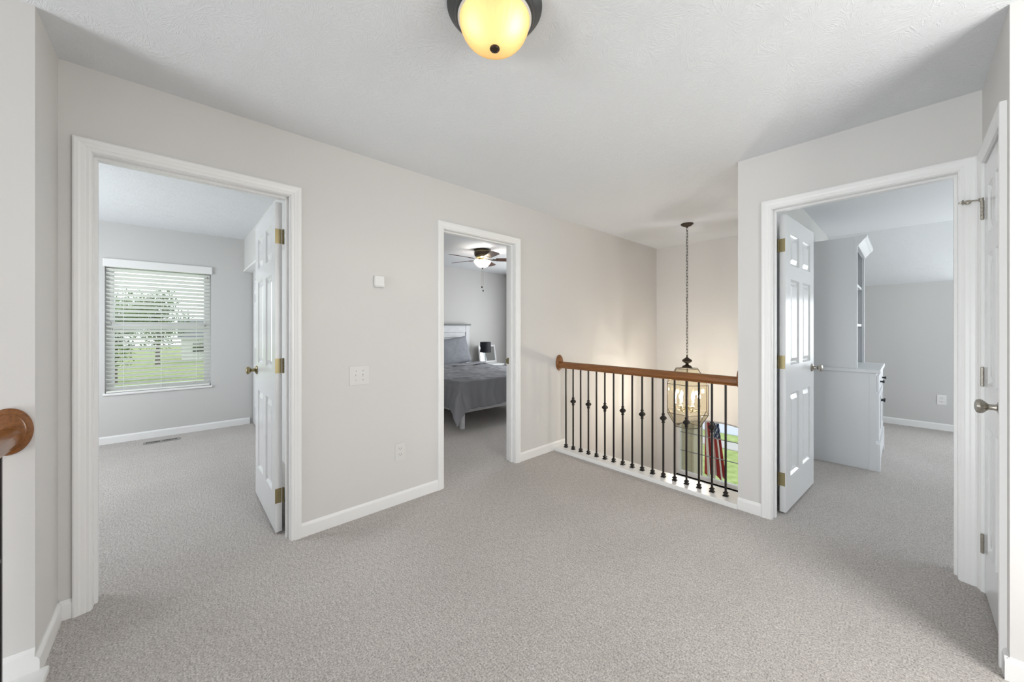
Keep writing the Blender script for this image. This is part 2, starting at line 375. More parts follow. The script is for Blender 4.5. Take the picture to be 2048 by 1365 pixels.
# bedroom (left), guest room (middle), office (right)
struct(obj('wall_back.003', slab_grid('y', YW, YW+T, (-2.02, 5.42), (0, CE), holes=[(-.575, .32, .55, 1.99)]), M['room']), 'grey far wall with the blinds window seen through the left doorway', 'wall')
struct(obj('wall_left.002', slab_grid('x', -2.0, -1.88, (YA+T, YW), (0, CE), holes=[(3.7, 5.3, .6, 2.1)]), M['room']), 'side wall of the left bedroom with a window', 'wall')
struct(obj('wall_right.007', slab_grid('x', 1.33, 1.45, (YA+T, YW), (0, CE)), M['room']), 'wall between the two bedrooms', 'wall')
struct(obj('wall_right.008', slab_grid('x', .66, .745, (YA+T, YW), (2.03, CE)), M['room']), 'pale header wall above the sliding closet doors of the left bedroom', 'wall')
struct(obj('wall_right.009', slab_grid('x', 5.3, 5.42, (YA+T, YW), (0, CE), holes=[(3.6, 5.0, .6, 2.1)]), M['room']), 'right wall of the middle bedroom', 'wall')
struct(obj('wall_far', slab_grid('x', 7.0, 7.1, (-3.3, .68), (0, 1.855), holes=[(-1.9, -.46, .7, 1.74)]), M['room']), 'grey far wall of the right room under the sloped ceiling', 'wall')
struct(obj('wall_front.002', slab_grid('y', -3.42, -3.3, (XB, 7.1), (0, CE), holes=[(3.8, 6.0, .6, 2.1)]), M['room']), 'office wall with a window', 'wall')
struct(obj('wall_left.003', slab_grid('x', XB, XB+T, (-3.3, YC-T), (0, CE)), M['room']), 'office wall behind the landing closet', 'wall')
struct(obj('wall_left.004', slab_grid('y', YC-T-.75, YC-T-.63, (2.33, XB), (0, CE)), M['room']), 'back wall of the landing closet', 'wall')

# hidden windows: glazed frames in the openings of walls outside the picture
def plain_window(n, axis, plane, a0, a1, z0, z1, label):
    e = struct(empty('window_%d' % n, {'x': (plane, (a0+a1)/2, z0), 'y': ((a0+a1)/2, plane, z0)}[axis]), label, 'window')
    obj('window_frame', slab_grid(axis, plane, plane+.05, (a0, a1), (z0, z1), holes=[(a0+.05, a1-.05, z0+.05, (z0+z1)/2-.02), (a0+.05, a1-.05, (z0+z1)/2+.02, z1-.05)]), M['vinyl'], e)
    obj('pane', slab_grid(axis, plane+.02, plane+.026, (a0+.05, a1-.05), (z0+.05, z1-.05)), M['glass'], e)
plain_window(3, 'x', -1.985, 3.7, 5.3, .6, 2.1, 'side window of the left bedroom')
plain_window(4, 'x', 5.35, 3.6, 5.0, .6, 2.1, 'side window of the middle bedroom')
plain_window(5, 'y', -3.40, 3.8, 6.0, .6, 2.1, 'side window of the right room')
plain_window(8, 'x', 7.04, -1.9, -.46, .7, 1.74, 'low window in the far wall of the right room')
plain_window(6, 'y', -1.60, .98, 2.12, .55, 2.15, 'added window behind the viewer for the landing fill light')  # added window, stands round the landing's fill light
plain_window(7, 'x', -4.68, .25, 2.05, -.8, 1.4, 'window of the stair well')

# ------------------------------------------------------------------ baseboards
baseboard('back', 'y', YA, -1, XD, D1[0]-.0575, label='short white baseboard between the wall corner and the left doorway')
baseboard('back', 'y', YA, -1, D1[1]+.0575, D2[0]-.0575, label='white baseboard between the left and middle doorways')
baseboard('back', 'y', YA, -1, D2[1]+.0575, 3.09, label='short white baseboard between the middle doorway and the railing')
baseboard('left', 'x', XD, 1, YE-.0128, YA, label='white baseboard on the short return wall at the far left')
baseboard('left', 'y', YE, -1, -.60, XD+.001, .03, label='white baseboard under the wood rosette at the left edge')
baseboard('right', 'x', XB, -1, DB[1]+.0575, .80, label='short white baseboard between the railing and the right doorway')
baseboard('right', 'x', 2.21, -1, -1.5, YC+.0125, label='white baseboard at the bottom right corner of the view')
baseboard('right', 'y', YC, 1, 2.2, DC[0]-.0575, label='tiny white baseboard return beside the closet door')
baseboard('far', 'x', 7.0, -1, -3.3, .68, label='white baseboard on the far wall of the right room')
baseboard('far', 'y', YW, -1, -1.88, .72, label='white baseboard below the blinds window')
baseboard('far', 'y', YW, -1, 1.45, 5.3, label='white baseboard on the far wall behind the bed')
baseboard('far', 'x', 5.3, -1, YA+T, YW, label='white baseboard on the right wall of the middle bedroom')

# ------------------------------------------------------------------ doors
def frame(e, axis, plane, nrm, d, both=True, stop_off=.045):
    """casing on both faces, jamb lining and stop of a doorway whose near face is `plane` and which goes T deep along -nrm"""
    a0, a1, H = d
    far = plane-nrm*T
    obj('casing', casing_bm(axis, plane, nrm, a0, a1, H), M['trim'], e)
    if both: obj('casing', casing_bm(axis, far, -nrm, a0, a1, H), M['trim'], e)
    lo, hi = min(plane, far)-.0005, max(plane, far)+.0005
    bm = nb()
    def B(u0, u1, p0, p1, z0, z1):
        if axis == 'x': box(bm, p0, p1, u0, u1, z0, z1)
        else: box(bm, u0, u1, p0, p1, z0, z1)
    B(a0-.0195, a0, lo, hi, 0, H+.0195); B(a1, a1+.0195, lo, hi, 0, H+.0195); B(a0, a1, lo, hi, H, H+.0195)
    obj('jamb', bm, M['trim'], e)
    bm = nb()
    s0 = far+nrm*(stop_off); s1 = s0+nrm*.033
    p0, p1 = min(s0, s1), max(s0, s1)
    B(a0, a0+.011, p0, p1, 0, H-.011); B(a1-.011, a1, p0, p1, 0, H-.011); B(a0, a1, p0, p1, H-.011, H)
    obj('door_stop', bm, M['trim'], e)
def slab_bm(w, h, t=.035, z0=.012, cols=2):
    """six-panel door: hinge edge at x=0, faces y=0 and y=-t"""
    bm = nb()
    st = .112 if w > .6 else .085; mu = .10 if w > .6 else .075
    if cols == 2: pw = (w-2*st-mu)/2; xs = [0, st, st+pw, st+pw+mu, w-st, w]; pc = (1, 3)
    else: xs = [0, st, w-st, w]; pc = (1,)
    zs = [z0, z0+.225, z0+.80, z0+1.00, z0+1.60, z0+1.70, z0+h-.115, z0+h]; pr = (1, 3, 5)
    for y, s in ((0, -1), (-t, 1)):
        for i in range(len(xs)-1):
            for j in range(len(zs)-1):
                x0, x1, za, zb = xs[i], xs[i+1], zs[j], zs[j+1]
                if i in pc and j in pr:
                    rings = []
                    for ins, dep in ((0, 0), (.003, .004), (.013, .013), (.019, .013), (.046, .003), (.05, .003)):
                        rings.append([bm.verts.new((a, y+s*dep, b)) for a, b in ((x0+ins, za+ins), (x1-ins, za+ins), (x1-ins, zb-ins), (x0+ins, zb-ins))])
                    for r0, r1 in zip(rings, rings[1:]):
                        for k in range(4): bm.faces.new((r0[k], r0[(k+1) % 4], r1[(k+1) % 4], r1[k]))
                    bm.faces.new(rings[-1])
                else:
                    bm.faces.new([bm.verts.new((a, y, b)) for a, b in ((x0, za), (x1, za), (x1, zb), (x0, zb))])
    for x in (0, w):
        for j in range(len(zs)-1): bm.faces.new([bm.verts.new(p) for p in ((x, 0, zs[j]), (x, -t, zs[j]), (x, -t, zs[j+1]), (x, 0, zs[j+1]))])
    for z in (z0, z0+h):
        for i in range(len(xs)-1): bm.faces.new([bm.verts.new(p) for p in ((xs[i], 0, z), (xs[i+1], 0, z), (xs[i+1], -t, z), (xs[i], -t, z))])
    bmesh.ops.remove_doubles(bm, verts=bm.verts[:], dist=1e-5)
    return bm
def knob_bm(x, y, z, s):
    bm = nb()
    prof = [(.0, 0), (.031, 0), (.032, .004), (.026, .009), (.013, .014), (.011, .022), (.012, .034), (.019, .040), (.027, .048), (.029, .056), (.025, .064), (.014, .068), (0, .069)]
    return lathe(bm, [(r, s*h) for r, h in prof], (x, y, z), 'y', 28)
def add_slab(e, loc, rz, w, knobmat, hingemat, h=2.035, barrel_y=.006, jleaf=None):
    Wl = Matrix.Translation(Vector(loc)) @ Matrix.Rotation(rz, 4, 'Z')
    def place(name, bm, mat, parent, smooth=False):
        bm.transform(Wl); return obj(name, bm, mat, parent, smooth=smooth, ang=.7)
    s = place('slab', slab_bm(w, h), M['door'], e)
    for sg, y in ((1, 0), (-1, -.035)):
        place('knob', knob_bm(w-.062, y, .955, sg), M[knobmat], s, True)
    bm = nb(); box(bm, w-.0005, w+.0012, -.030, -.005, .93, .98, .0); place('latch_plate', bm, M[knobmat], s)
    for z in (.235, 1.037, 1.838):
        bm = nb()
        box(bm, -.0016, .0004, -.031, .002, z-.045, z+.045)           # leaf on the door edge
        for k in range(5): lathe(bm, [(.0062, z-.045+.018*k+.0005), (.0062, z-.045+.018*(k+1)-.0005)], (-.002, barrel_y, 0), 'z', 12)
        for zz in (z-.047, z+.045): lathe(bm, [(.0045, zz), (.0045, zz+.002)], (-.002, barrel_y, 0), 'z', 10)
        for zz in (z-.03, z, z+.03): lathe(bm, [(.0035, -.0024), (.0035, -.0014)], (0, -.016, zz), 'x', 10)
        if jleaf:                                                       # leaf on the jamb (local box)
            box(bm, *jleaf(z))
        place('hinge', bm, M[hingemat], s, False)
    return s
e = struct(empty('door_1', ((D1[0]+D1[1])/2, YA+T/2, 0)), 'left doorway with white casing and a white six-panel door opened into the room', 'door')
frame(e, 'y', YA, -1, D1)
# slab 1: hinge axis near (.487, 2.622); opened 90 degrees, edge faces the viewer
add_slab(e, (.447, 2.627, 0), PI/2, .76, 'brass', 'brass', barrel_y=-.041, jleaf=lambda z: (-.047, -.010, -.0520, -.0500, z-.045, z+.045))
e = struct(empty('door_2', ((D2[0]+D2[1])/2, YA+T/2, 0)), 'middle doorway with white casing showing the bedroom', 'door')
frame(e, 'y', YA, -1, D2)
bm = nb(); box(bm, D2[1]-.0015, D2[1]+.001, YA+T-.045, YA+T-.008, .925, .985, .0005); box(bm, D2[1]-.004, D2[1]-.001, YA+T-.013, YA+T+.004, .935, .975, .001)
tag(obj('strike_plate', bm, M['brass'], e), 'brass strike plate on the white jamb')
e = struct(empty('door_3', (XB+T/2, (DB[0]+DB[1])/2, 0)), 'right doorway with white casing and a white six-panel door opened into the office', 'door')
frame(e, 'x', XB, -1, DB)
add_slab(e, (3.048, .588, 0), math.radians(-3.5), .76, 'nickel', 'brass', barrel_y=.006, jleaf=lambda z: (-.058, -.020, .0140, .0165, z-.045, z+.045))
# closet door on the short right wall, closed
e = struct(empty('door_4', ((DC[0]+DC[1])/2, YC, 0)), 'closed white closet door with casing on the short right wall', 'door')
frame(e, 'y', YC, 1, DC, both=False, stop_off=.03)
s = add_slab(e, (DC[1]-.003, YC-.038, 0), PI, DC[1]-DC[0]-.006, 'nickel', 'nickel', barrel_y=-.043)

bm = nb()                                                              # hinge-pin door stop: arm and rubber bumper
tube(bm, [(2.846, YC+.012, 1.888), (2.856, YC+.030, 1.892), (2.862, YC+.062, 1.893)], .0035, 8)
lathe(bm, [(.0, 1.880), (.008, 1.880), (.008, 1.897), (0, 1.899)], (2.846, YC+.008, 0), 'z', 12)
lathe(bm, [(.0, .0), (.012, .0), (.013, .004), (.006, .007), (.005, .016), (0, .018)], (2.864, YC+.060, 1.893), 'y', 14)
tube(bm, [(2.862, YC+.045, 1.893), (2.876, YC+.047, 1.893)], .004, 8)
lathe(bm, [(0, 0), (.012, 0), (.012, .004), (0, .005)], (2.876, YC+.047, 1.893), 'x', 14)
obj('hinge_pin_stop', bm, M['nickel'], s, smooth=True)

# closet doors of the left bedroom
cl = tag(empty('closet_door', (.77, 5.2, 0)), 'white six-panel sliding closet door nearest the blinds window', 'closet door')
def closet_slab(parent, x, y0, wdt, n):
    bm = slab_bm(wdt, 2.005, .03, .012)
    bm.transform(Matrix.Translation((x, y0, 0)) @ Matrix.Rotation(PI/2, 4, 'Z')); return obj(n, bm, M['door'], parent)
closet_slab(cl, .752, 5.10, .80, 'door_panel')
bm = nb(); lathe(bm, [(0, 0), (.022, 0), (.022, -.003), (.016, -.001), (0, -.001)], (.7515, 5.16, .95), 'x', 20); obj('finger_pull', bm, M['brass'], cl, smooth=True)
cl = tag(empty('closet_door', (.80, 4.4, 0)), 'white sliding closet door behind the open door of the left bedroom', 'closet door')
closet_slab(cl, .790, 4.34, .80, 'door_panel')
struct(obj('trim_1', box(nb(), .648, .762, 3.4, YW, 2.012, 2.034, .002), M['trim']), 'white edge strip under the closet header', 'trim')
struct(obj('wall_right.010', slab_grid('x', .745, .83, (YA+T, 4.32), (0, CE)), M['room']), 'short wall beside the closet behind the open door', 'wall')

# ------------------------------------------------------------------ blinds window (left bedroom)
wn = struct(empty('window_1', (-.13, YW, .54)), 'double-hung window behind white blinds in the left bedroom', 'window')
X0, X1, Z0, Z1 = -.575, .32, .55, 1.99
obj('window_frame', slab_grid('y', YW+.055, YW+.115, (X0, X1), (Z0, Z1), holes=[(X0+.065, X1-.065, Z0+.065, 1.255), (X0+.065, X1-.065, 1.315, Z1-.05)]), M['vinyl'], wn)
obj('meeting_rail', box(nb(), X0+.05, X1-.05, YW+.045, YW+.08, 1.258, 1.312, .003), M['vinyl'], wn)
obj('pane', box(nb(), X0+.06, X1-.06, YW+.088, YW+.092, Z0+.06, 1.26), M['glass'], wn)
obj('pane', box(nb(), X0+.06, X1-.06, YW+.098, YW+.102, 1.31, Z1-.045), M['glass'], wn)
obj('window_sill', box(nb(), X0-.012, X1+.012, YW-.018, YW+.056, Z0-.02, Z0+.004, .003), M['trim'], wn)
for x in (X0+.09, X1-.09): obj('sash_lock', box(nb(), x-.02, x+.02, YW+.036, YW+.05, 1.31, 1.328, .003), M['vinyl'], wn)
bl = tag(empty('window_blind', (-.13, YW+.02, Z0)), 'white two-inch slat blinds lowered over the bedroom window', 'blinds')
obj('valance', box(nb(), X0-.012, X1+.012, YW-.022, YW+.0, Z1-.045, Z1+.045, .004), M['trim'], bl)
obj('head_rail', box(nb(), X0+.006, X1-.006, YW+.002, YW+.040, Z1-.045, Z1-.004, .002), M['slat'], bl)
bm = nb(); ns = 30; z_hi = Z1-.075; z_lo = Z0+.055
for k in range(ns):
    z = z_lo+(z_hi-z_lo)*k/(ns-1); sg = 8; ang = math.radians(-33)
    top, bot = [], []
    for i in range(sg+1):
        t = -.5+i/sg; yy = t*.050; crown = .003*(1-4*t*t)
        Y = YW+.022+yy*math.cos(ang); Z = z+yy*math.sin(ang)+crown
        top.append((Y, Z)); bot.append((Y, Z-.0026))
    prof = top+bot[::-1]
    a = [bm.verts.new((X0+.010, *p)) for p in prof]; b = [bm.verts.new((X1-.010, *p)) for p in prof]
    n = len(prof)
    for i in range(n): bm.faces.new((a[i], a[(i+1) % n], b[(i+1) % n], b[i]))
    bm.faces.new(a); bm.faces.new(b)
obj('slats', bm, M['slat'], bl, smooth=True)
obj('bottom_rail', box(nb(), X0+.010, X1-.010, YW+.001, YW+.045, Z0+.008, Z0+.026, .003), M['slat'], bl)
for x in (X0+.14, -.13, X1-.14):
    bm = nb(); tube(bm, [(x, YW-.003, Z1-.05), (x, YW-.003, Z0+.01)], .0011, 6); tube(bm, [(x, YW+.046, Z1-.05), (x, YW+.046, Z0+.01)], .0011, 6)
    obj('ladder_cord', bm, M['slat'], bl)
for x, zt in ((X0+.045, 1.33), (X0+.055, 1.26), (X1-.06, 1.30), (X1-.035, 1.90)):
    bm = nb(); tube(bm, [(x, YW-.006, Z1-.05), (x, YW-.006, zt+.02)], .0009, 6); obj('pull_cord', bm, M['slat'], bl)
    bm = nb(); lathe(bm, [(0, zt-.014), (.006, zt-.013), (.0075, zt+.006), (.003, zt+.014), (0, zt+.014)], (x, YW-.008, 0), 'z', 10)
    tag(obj('cord_tassel', bm, M['vent'], bl, smooth=True), 'small dark cord tassel')
# floor register below that window
e = tag(empty('floor_vent', (-.12, 5.665, 0)), 'narrow metal floor register with dark slots below the blinds window', 'vent')
bm = slab_grid('z', .001, .006, (-.268, .03), (5.615, 5.715), holes=[(-.245, -.13, 5.635, 5.695), (-.115, .007, 5.635, 5.695)])
for k in range(9):
    for xa in (-.245, -.115): box(bm, xa+.008+.0128*k, xa+.0125+.0128*k, 5.635, 5.695, .0012, .0045)
obj('grille', bm, M['vent'], e); obj('duct', box(nb(), -.246, .008, 5.634, 5.696, .0003, .0012), M['slot'], e)

# ------------------------------------------------------------------ railing between landing and entry well
SX = 2.98
struct(obj('trim_2', box(nb(), 2.888, 3.10, .80, YA, .0, .030, .006), M['trim']), 'white painted curb board under the black balusters', 'trim')
struct(obj('trim_3', box(nb(), 3.088, 3.10, .80, YA, -.30, .0, .002), M['trim']), 'white edge board of the landing floor over the entry well', 'trim')
struct(obj('trim_4', box(nb(), 2.880, 2.8885, .80, YA-.013, .0, .022, .002), M['trim']), 'white quarter strip between carpet and railing curb', 'trim')
RAILP = [(-.020, 0), (.020, 0), (.022, .010), (.031, .018), (.033, .034), (.030, .050), (.020, .062), (.008, .067), (-.008, .067), (-.020, .062), (-.030, .050), (-.033, .034), (-.031, .018), (-.022, .010)]
def rosette(parent, x, y, s, z=.905):
    bm = lathe(nb(), [(r, s*h) for r, h in [(0, 0), (.082, 0), (.083, .007), (.078, .012), (.066, .014), (.063, .019), (.056, .021), (0, .021)]], (0, y, z), 'y', 48)
    for v in bm.verts: v.co.x = v.co.x*.68 + x
    return obj('rosette', bm, M['oak'], parent, smooth=True)
def square_bar(bm, x, y, z0, z1, h=.0064): return box(bm, x-h, x+h, y-h, y+h, z0, z1, .0012, seg=1)
def shoe_bm(x, y, z):
    bm = nb()
    for a, b, h0, h1 in ((.0165, .0165, 0, .007), (.0165, .011, .007, .011), (.011, .010, .011, .017), (.010, .0145, .017, .020), (.0145, .0145, .020, .026), (.0145, .008, .026, .033), (.008, .0068, .033, .036)):
        v0 = [bm.verts.new((x+a*i, y+a*j, z+h0)) for i, j in ((-1, -1), (1, -1), (1, 1), (-1, 1))]; v1 = [bm.verts.new((x+b*i, y+b*j, z+h1)) for i, j in ((-1, -1), (1, -1), (1, 1), (-1, 1))]
        bm.faces.new(v0); bm.faces.new(v1)
        for k in range(4): bm.faces.new((v0[k], v0[(k+1) % 4], v1[(k+1) % 4], v1[k]))
    return bm
def knuckle_bm(x, y, z):
    bm = nb(); prof = [(.0068, -.042), (.0105, -.036), (.0105, -.031), (.0075, -.028), (.009, -.020), (.0165, -.011), (.0205, -.004), (.0205, .004), (.0165, .011), (.009, .020), (.0075, .028), (.0105, .031), (.0105, .036), (.0068, .042)]
    rings = [[bm.verts.new((x+r*i, y+r*j, z+h)) for i, j in ((-1, -1), (1, -1), (1, 1), (-1, 1))] for r, h in prof]
    for a, b in zip(rings, rings[1:]):
        for k in range(4): bm.faces.new((a[k], a[(k+1) % 4], b[(k+1) % 4], b[k]))
    bm.faces.new(rings[0]); bm.faces.new(rings[-1]); return bm
def railing(x, y0, y1, ys, label, knuckled, kz=.52, zf=.030):
    e = tag(empty('stair_railing', (x, (y0+y1)/2, 0)), label, 'railing')
    bm = sweep(nb(), [lambda q: Vector((x+q[0], y0, .852+q[1])), lambda q: Vector((x+q[0], y1, .852+q[1]))], RAILP)
    obj('handrail', bm, M['oak'], e, smooth=True, ang=.5)
    for k, y in enumerate(ys):
        b = obj('baluster', square_bar(nb(), x, y, zf, .853), M['iron'], e)
        obj('baluster_shoe', shoe_bm(x, y, zf), M['iron'], b)
        if knuckled(k): obj('knuckle', knuckle_bm(x, y, kz), M['iron'], b)
    return e
e = railing(SX, .80, YA, [2.399-.0936*k for k in range(17)], 'railing with stained wood handrail and seventeen black iron balusters over the entry well', lambda k: k % 2 == 1)
rosette(e, SX, YA, -1); rosette(e, SX, .80, 1)
e = railing(-.435, .35, YE, [2.050-.0936*k for k in range(17)], 'wood handrail with round rosette and black baluster at the left edge', lambda k: k % 2 == 1)
rosette(e, -.435, YE, -1)
struct(obj('trim_5', box(nb(), -.53, -.344, .30, YE, .0, .030, .006), M['trim']), 'white painted curb board at the bottom left corner', 'trim')
struct(obj('trim_6', box(nb(), -.53, -.50, -1.5, YE, -.30, .0, .002), M['trim']), 'white edge board of the landing over the stair well', 'trim')

# ------------------------------------------------------------------ ceiling light of the landing
LX, LY = .851, 1.014
e = tag(empty('ceiling_light', (LX, LY, CE)), 'flush ceiling light with dark ring, glowing ribbed amber dome and bronze finial', 'ceiling light')
bm = lathe(nb(), [(0, CE), (.170, CE), (.172, CE-.010), (.166, CE-.018), (.156, CE-.024), (.150, CE-.034), (.146, CE-.036), (.141, CE-.046), (.133, CE-.048), (.131, CE-.040), (0, CE-.036)], (LX, LY, 0), 'z', 64)
obj('pan', bm, M['pewter'], e, smooth=True)
bm = lathe(nb(), [(.1335, CE-.046), (.1335, CE-.052), (.127, CE-.054), (.126, CE-.047)], (LX, LY, 0), 'z', 64, close=True); obj('retaining_ring', bm, M['vinyl'], e, smooth=True)
bm = nb(); prof = []
for k in range(22):
    t = k/21*PI/2; prof.append((.1265*math.cos(t)**.72 if k < 21 else 0, CE-.046-.103*math.sin(t)))
lathe(bm, prof, (LX, LY, 0), 'z', 144, ribs=36, ribamp=.012, close=True)
obj('glass_dome', bm, M['dome'], e, smooth=True, ang=3)
bm = lathe(nb(), [(0, CE-.146), (.010, CE-.148), (.0175, CE-.150), (.0185, CE-.154), (.016, CE-.158), (.010, CE-.161), (.004, CE-.163), (0, CE-.163)], (LX, LY, 0), 'z', 24); obj('finial', bm, M['bronze'], e, smooth=True)
for k, (dx, dy) in enumerate(((-.020, .045), (.045, -.010))):
    bm = lathe(nb(), [(0, CE-.118), (.018, CE-.113), (.028, CE-.098), (.028, CE-.085), (.016, CE-.062), (.013, CE-.045), (0, CE-.045)], (LX+dx, LY+dy, 0), 'z', 20); obj('bulb', bm, M['frostbulb'], e, smooth=True)
sl = light('landing_lamp', 'SPOT', (LX, LY, CE-.178), 8, WARM, aim=(0, 0, -1)); sl.data.spot_size = math.radians(168); sl.data.spot_blend = .35; sl.data.shadow_soft_size = .05
light('landing_lamp_inner', 'POINT', (LX-.070, LY+.002, CE-.092), .13, WARM, radius=.010)
light('landing_lamp_inner', 'POINT', (LX+.010, LY-.072, CE-.094), .18, WARM, radius=.010)

# ------------------------------------------------------------------ wall fittings
def outlet(loc, axis, nrm, label, pm='paintedplate'):
    """duplex outlet; face normal along axis*nrm"""
    e = tag(empty('wall_outlet', loc), label, 'outlet'); x, y, z = loc
    def B(bm, u0, u1, d0, d1, z0, z1, bev=0):
        if axis == 'y': box(bm, x+u0, x+u1, *sorted((y+nrm*d0, y+nrm*d1)), z+z0, z+z1, bev)
        else: box(bm, *sorted((x+nrm*d0, x+nrm*d1)), y+u0, y+u1, z+z0, z+z1, bev)
        return bm
    obj('cover_plate', B(nb(), -.039, .039, 0, .006, -.062, .062, .002), M[pm], e)
    for dz in (.021, -.021):
        s = obj('socket', B(nb(), -.017, .017, .005, .008, dz-.014, dz+.014, .0012), M[pm], e)
        bm = nb()
        for u in (-.0065, .0065): B(bm, u-.0012, u+.0012, .0075, .0083, dz-.002, dz+.007)
        B(bm, -.002, .002, .0075, .0083, dz-.0095, dz-.0055); obj('slots', bm, M['slot'], s)
    return e
outlet((1.193, YA, .375), 'y', -1, 'white duplex outlet on the landing wall between the left and middle doorways')
outlet((7.0, -.305, .378), 'x', -1, 'white duplex outlet on the far wall of the right room', 'plate')
e = tag(empty('light_switch', (.903, YA, .952)), 'white double light switch plate on the wall beside the left doorway', 'light switch')
obj('cover_plate', box(nb(), .838, .968, YA-.006, YA, .889, 1.017, .002), M['paintedplate'], e)
for x in (.880, .926):
    bm = nb(); box(bm, x-.005, x+.005, YA-.008, YA-.005, .940, .966, .0006)
    bm2 = box(bm, x-.0038, x+.0038, YA-.019, YA-.006, .952, .962, .0012); obj('toggle', bm, M['paintedplate'], e)
    for z in (.922, .984):
        bm = lathe(nb(), [(0, 0), (.0034, 0), (.0034, -.0012), (0, -.0014)], (x, YA-.006, z), 'y', 12); obj('screw', bm, M['vent'], e)
e = tag(empty('wall_sensor', (1.034, YA, 1.596)), 'small white rounded sensor box on the wall above the light switch', 'sensor')
obj('case', box(nb(), .999, 1.069, YA-.026, YA, 1.560, 1.633, .006), M['plate'], e)
obj('base_plate', box(nb(), 1.003, 1.065, YA-.020, YA-.001, 1.554, 1.562, .001), M['vinyl'], e)

# ------------------------------------------------------------------ entry window and what is outside
wn = struct(empty('window_2', (XF, WYC, WZ0)), 'arched entry window with thin grilles seen through the balusters', 'window')
bm = nb()
def arch_strip(bm, x0, x1, off, wdt):
    """frame bar following the arch, wdt wide, its outer edge off inside the opening"""
    sec = []
    for k in range(NA+1):
        y = WY0+off+(WY1-WY0-2*off)*k/NA; z = arcz(min(max(y, WY0), WY1))-off
        sec.append([bm.verts.new(p) for p in ((x0, y, z), (x1, y, z), (x1, y, z-wdt), (x0, y, z-wdt))])
    for a, b in zip(sec, sec[1:]):
        for k in range(4): bm.faces.new((a[k], a[(k+1) % 4], b[(k+1) % 4], b[k]))
    bm.faces.new(sec[0]); bm.faces.new(sec[-1])
arch_strip(bm, XF+.06, XF+.11, 0, .035)
for y0, y1 in ((WY0, WY0+.04), (WY1-.04, WY1)): box(bm, XF+.06, XF+.11, y0, y1, WZ0, WSP-.002)
box(bm, XF+.06, XF+.11, WY0+.04, WY1-.04, WZ0, WZ0+.05)
obj('window_frame', bm, M['vinyl'], wn)
bm = nb()
gx0, gx1 = XF+.078, XF+.088
for z in (-.205, -.465): box(bm, gx0, gx1, WY0+.035, WY1-.035, z-.0045, z+.0045)
for y in (WYC-.06, WYC+.24): box(bm, gx0+.001, gx1+.001, y-.0045, y+.0045, WZ0+.045, arcz(y)-.03)
obj('window_grille', bm, M['lead'], wn)
bm = nb(); box(bm, XF+.091, XF+.095, WY0+.03, WY1-.03, WZ0+.03, WSP-.01); obj('pane', bm, M['glass'], wn)
obj('window_sill', box(nb(), XF-.075, XF+.062, WY0-.05, WY1+.05, WZ0-.03, WZ0, .005), M['trim'], wn)
obj('apron', box(nb(), XF-.018, XF, WY0-.03, WY1+.03, WZ0-.10, WZ0-.03, .003), M['trim'], wn)

def ground_mat():
    m, nt, b = new_mat('lawn_grass'); co = coords(nt); n = noise(nt, co, 3.5, 6, .7); f = noise(nt, co, 40, 3)
    mx = nt.nodes.new('ShaderNodeMath'); mx.operation = 'MULTIPLY_ADD'; mx.inputs[1].default_value = .4; nt.links.new(f.outputs[0], mx.inputs[0]); nt.links.new(n.outputs[0], mx.inputs[2])
    nt.links.new(ramp(nt, mx.outputs[0], [(.5, (.20, .25, .055)), (.9, (.40, .46, .17))]), b.inputs['Base Color'])
    b.inputs['Roughness'].default_value = .9; return m
M['grass'] = ground_mat()
M['siding'] = plain('tan_siding', (.50, .43, .31), .8, 0, 40, .3, .004, .2, vary=.12)
M['corner'] = plain('cream_post', (.80, .72, .58), .6, 0, 30, .1, .002)
M['asphalt'] = plain('road_asphalt', (.46, .48, .52), .9, 0, 30, .3, .004, .2)
M['concrete'] = plain('pale_concrete', (.46, .42, .39), .85, 0, 30, .2, .004, .2)
M['leaf'] = plain('tree_leaves', (.12, .19, .06), .7, 0, 3, 0, .001, .3, vary=.5)
M['bark'] = plain('tree_bark', (.12, .09, .07), .9, 0, 20, .4, .01)
M['house'] = plain('pale_house_siding', (.62, .62, .60), .8); M['roof'] = plain('grey_shingles', (.16, .16, .17), .9, 0, 20, .3, .01)
G = -2.9
struct(obj('ground', slab_grid('z', G-.2, G, (-70, 90), (-60, 110)), M['grass']), 'green lawn outside the windows', 'lawn')
struct(obj('sidewalk', box(nb(), 13.9, 14.75, -60, 28, G, G+.03), M['concrete']), 'pale concrete sidewalk between two strips of lawn', 'sidewalk')
struct(obj('street', box(nb(), 15.9, 22.0, -60, 28, G, G+.02), M['asphalt']), 'grey street beyond the front lawn', 'street')
struct(obj('street.001', box(nb(), -60, 15.9, 22.0, 28.0, G, G+.02), M['asphalt']), 'grey street behind the lawn seen through the blinds', 'street')
e = tag(empty('house_wing', (5.9, 2.6, G)), 'tan wall section and cream post outside the entry window', 'building')
obj('wall', box(nb(), XF+T+.002, 6.10, 2.31, 2.62, G, .9), M['siding'], e); obj('post', box(nb(), 6.05, 6.42, 2.28, 2.65, G, .9, .008), M['corner'], e)

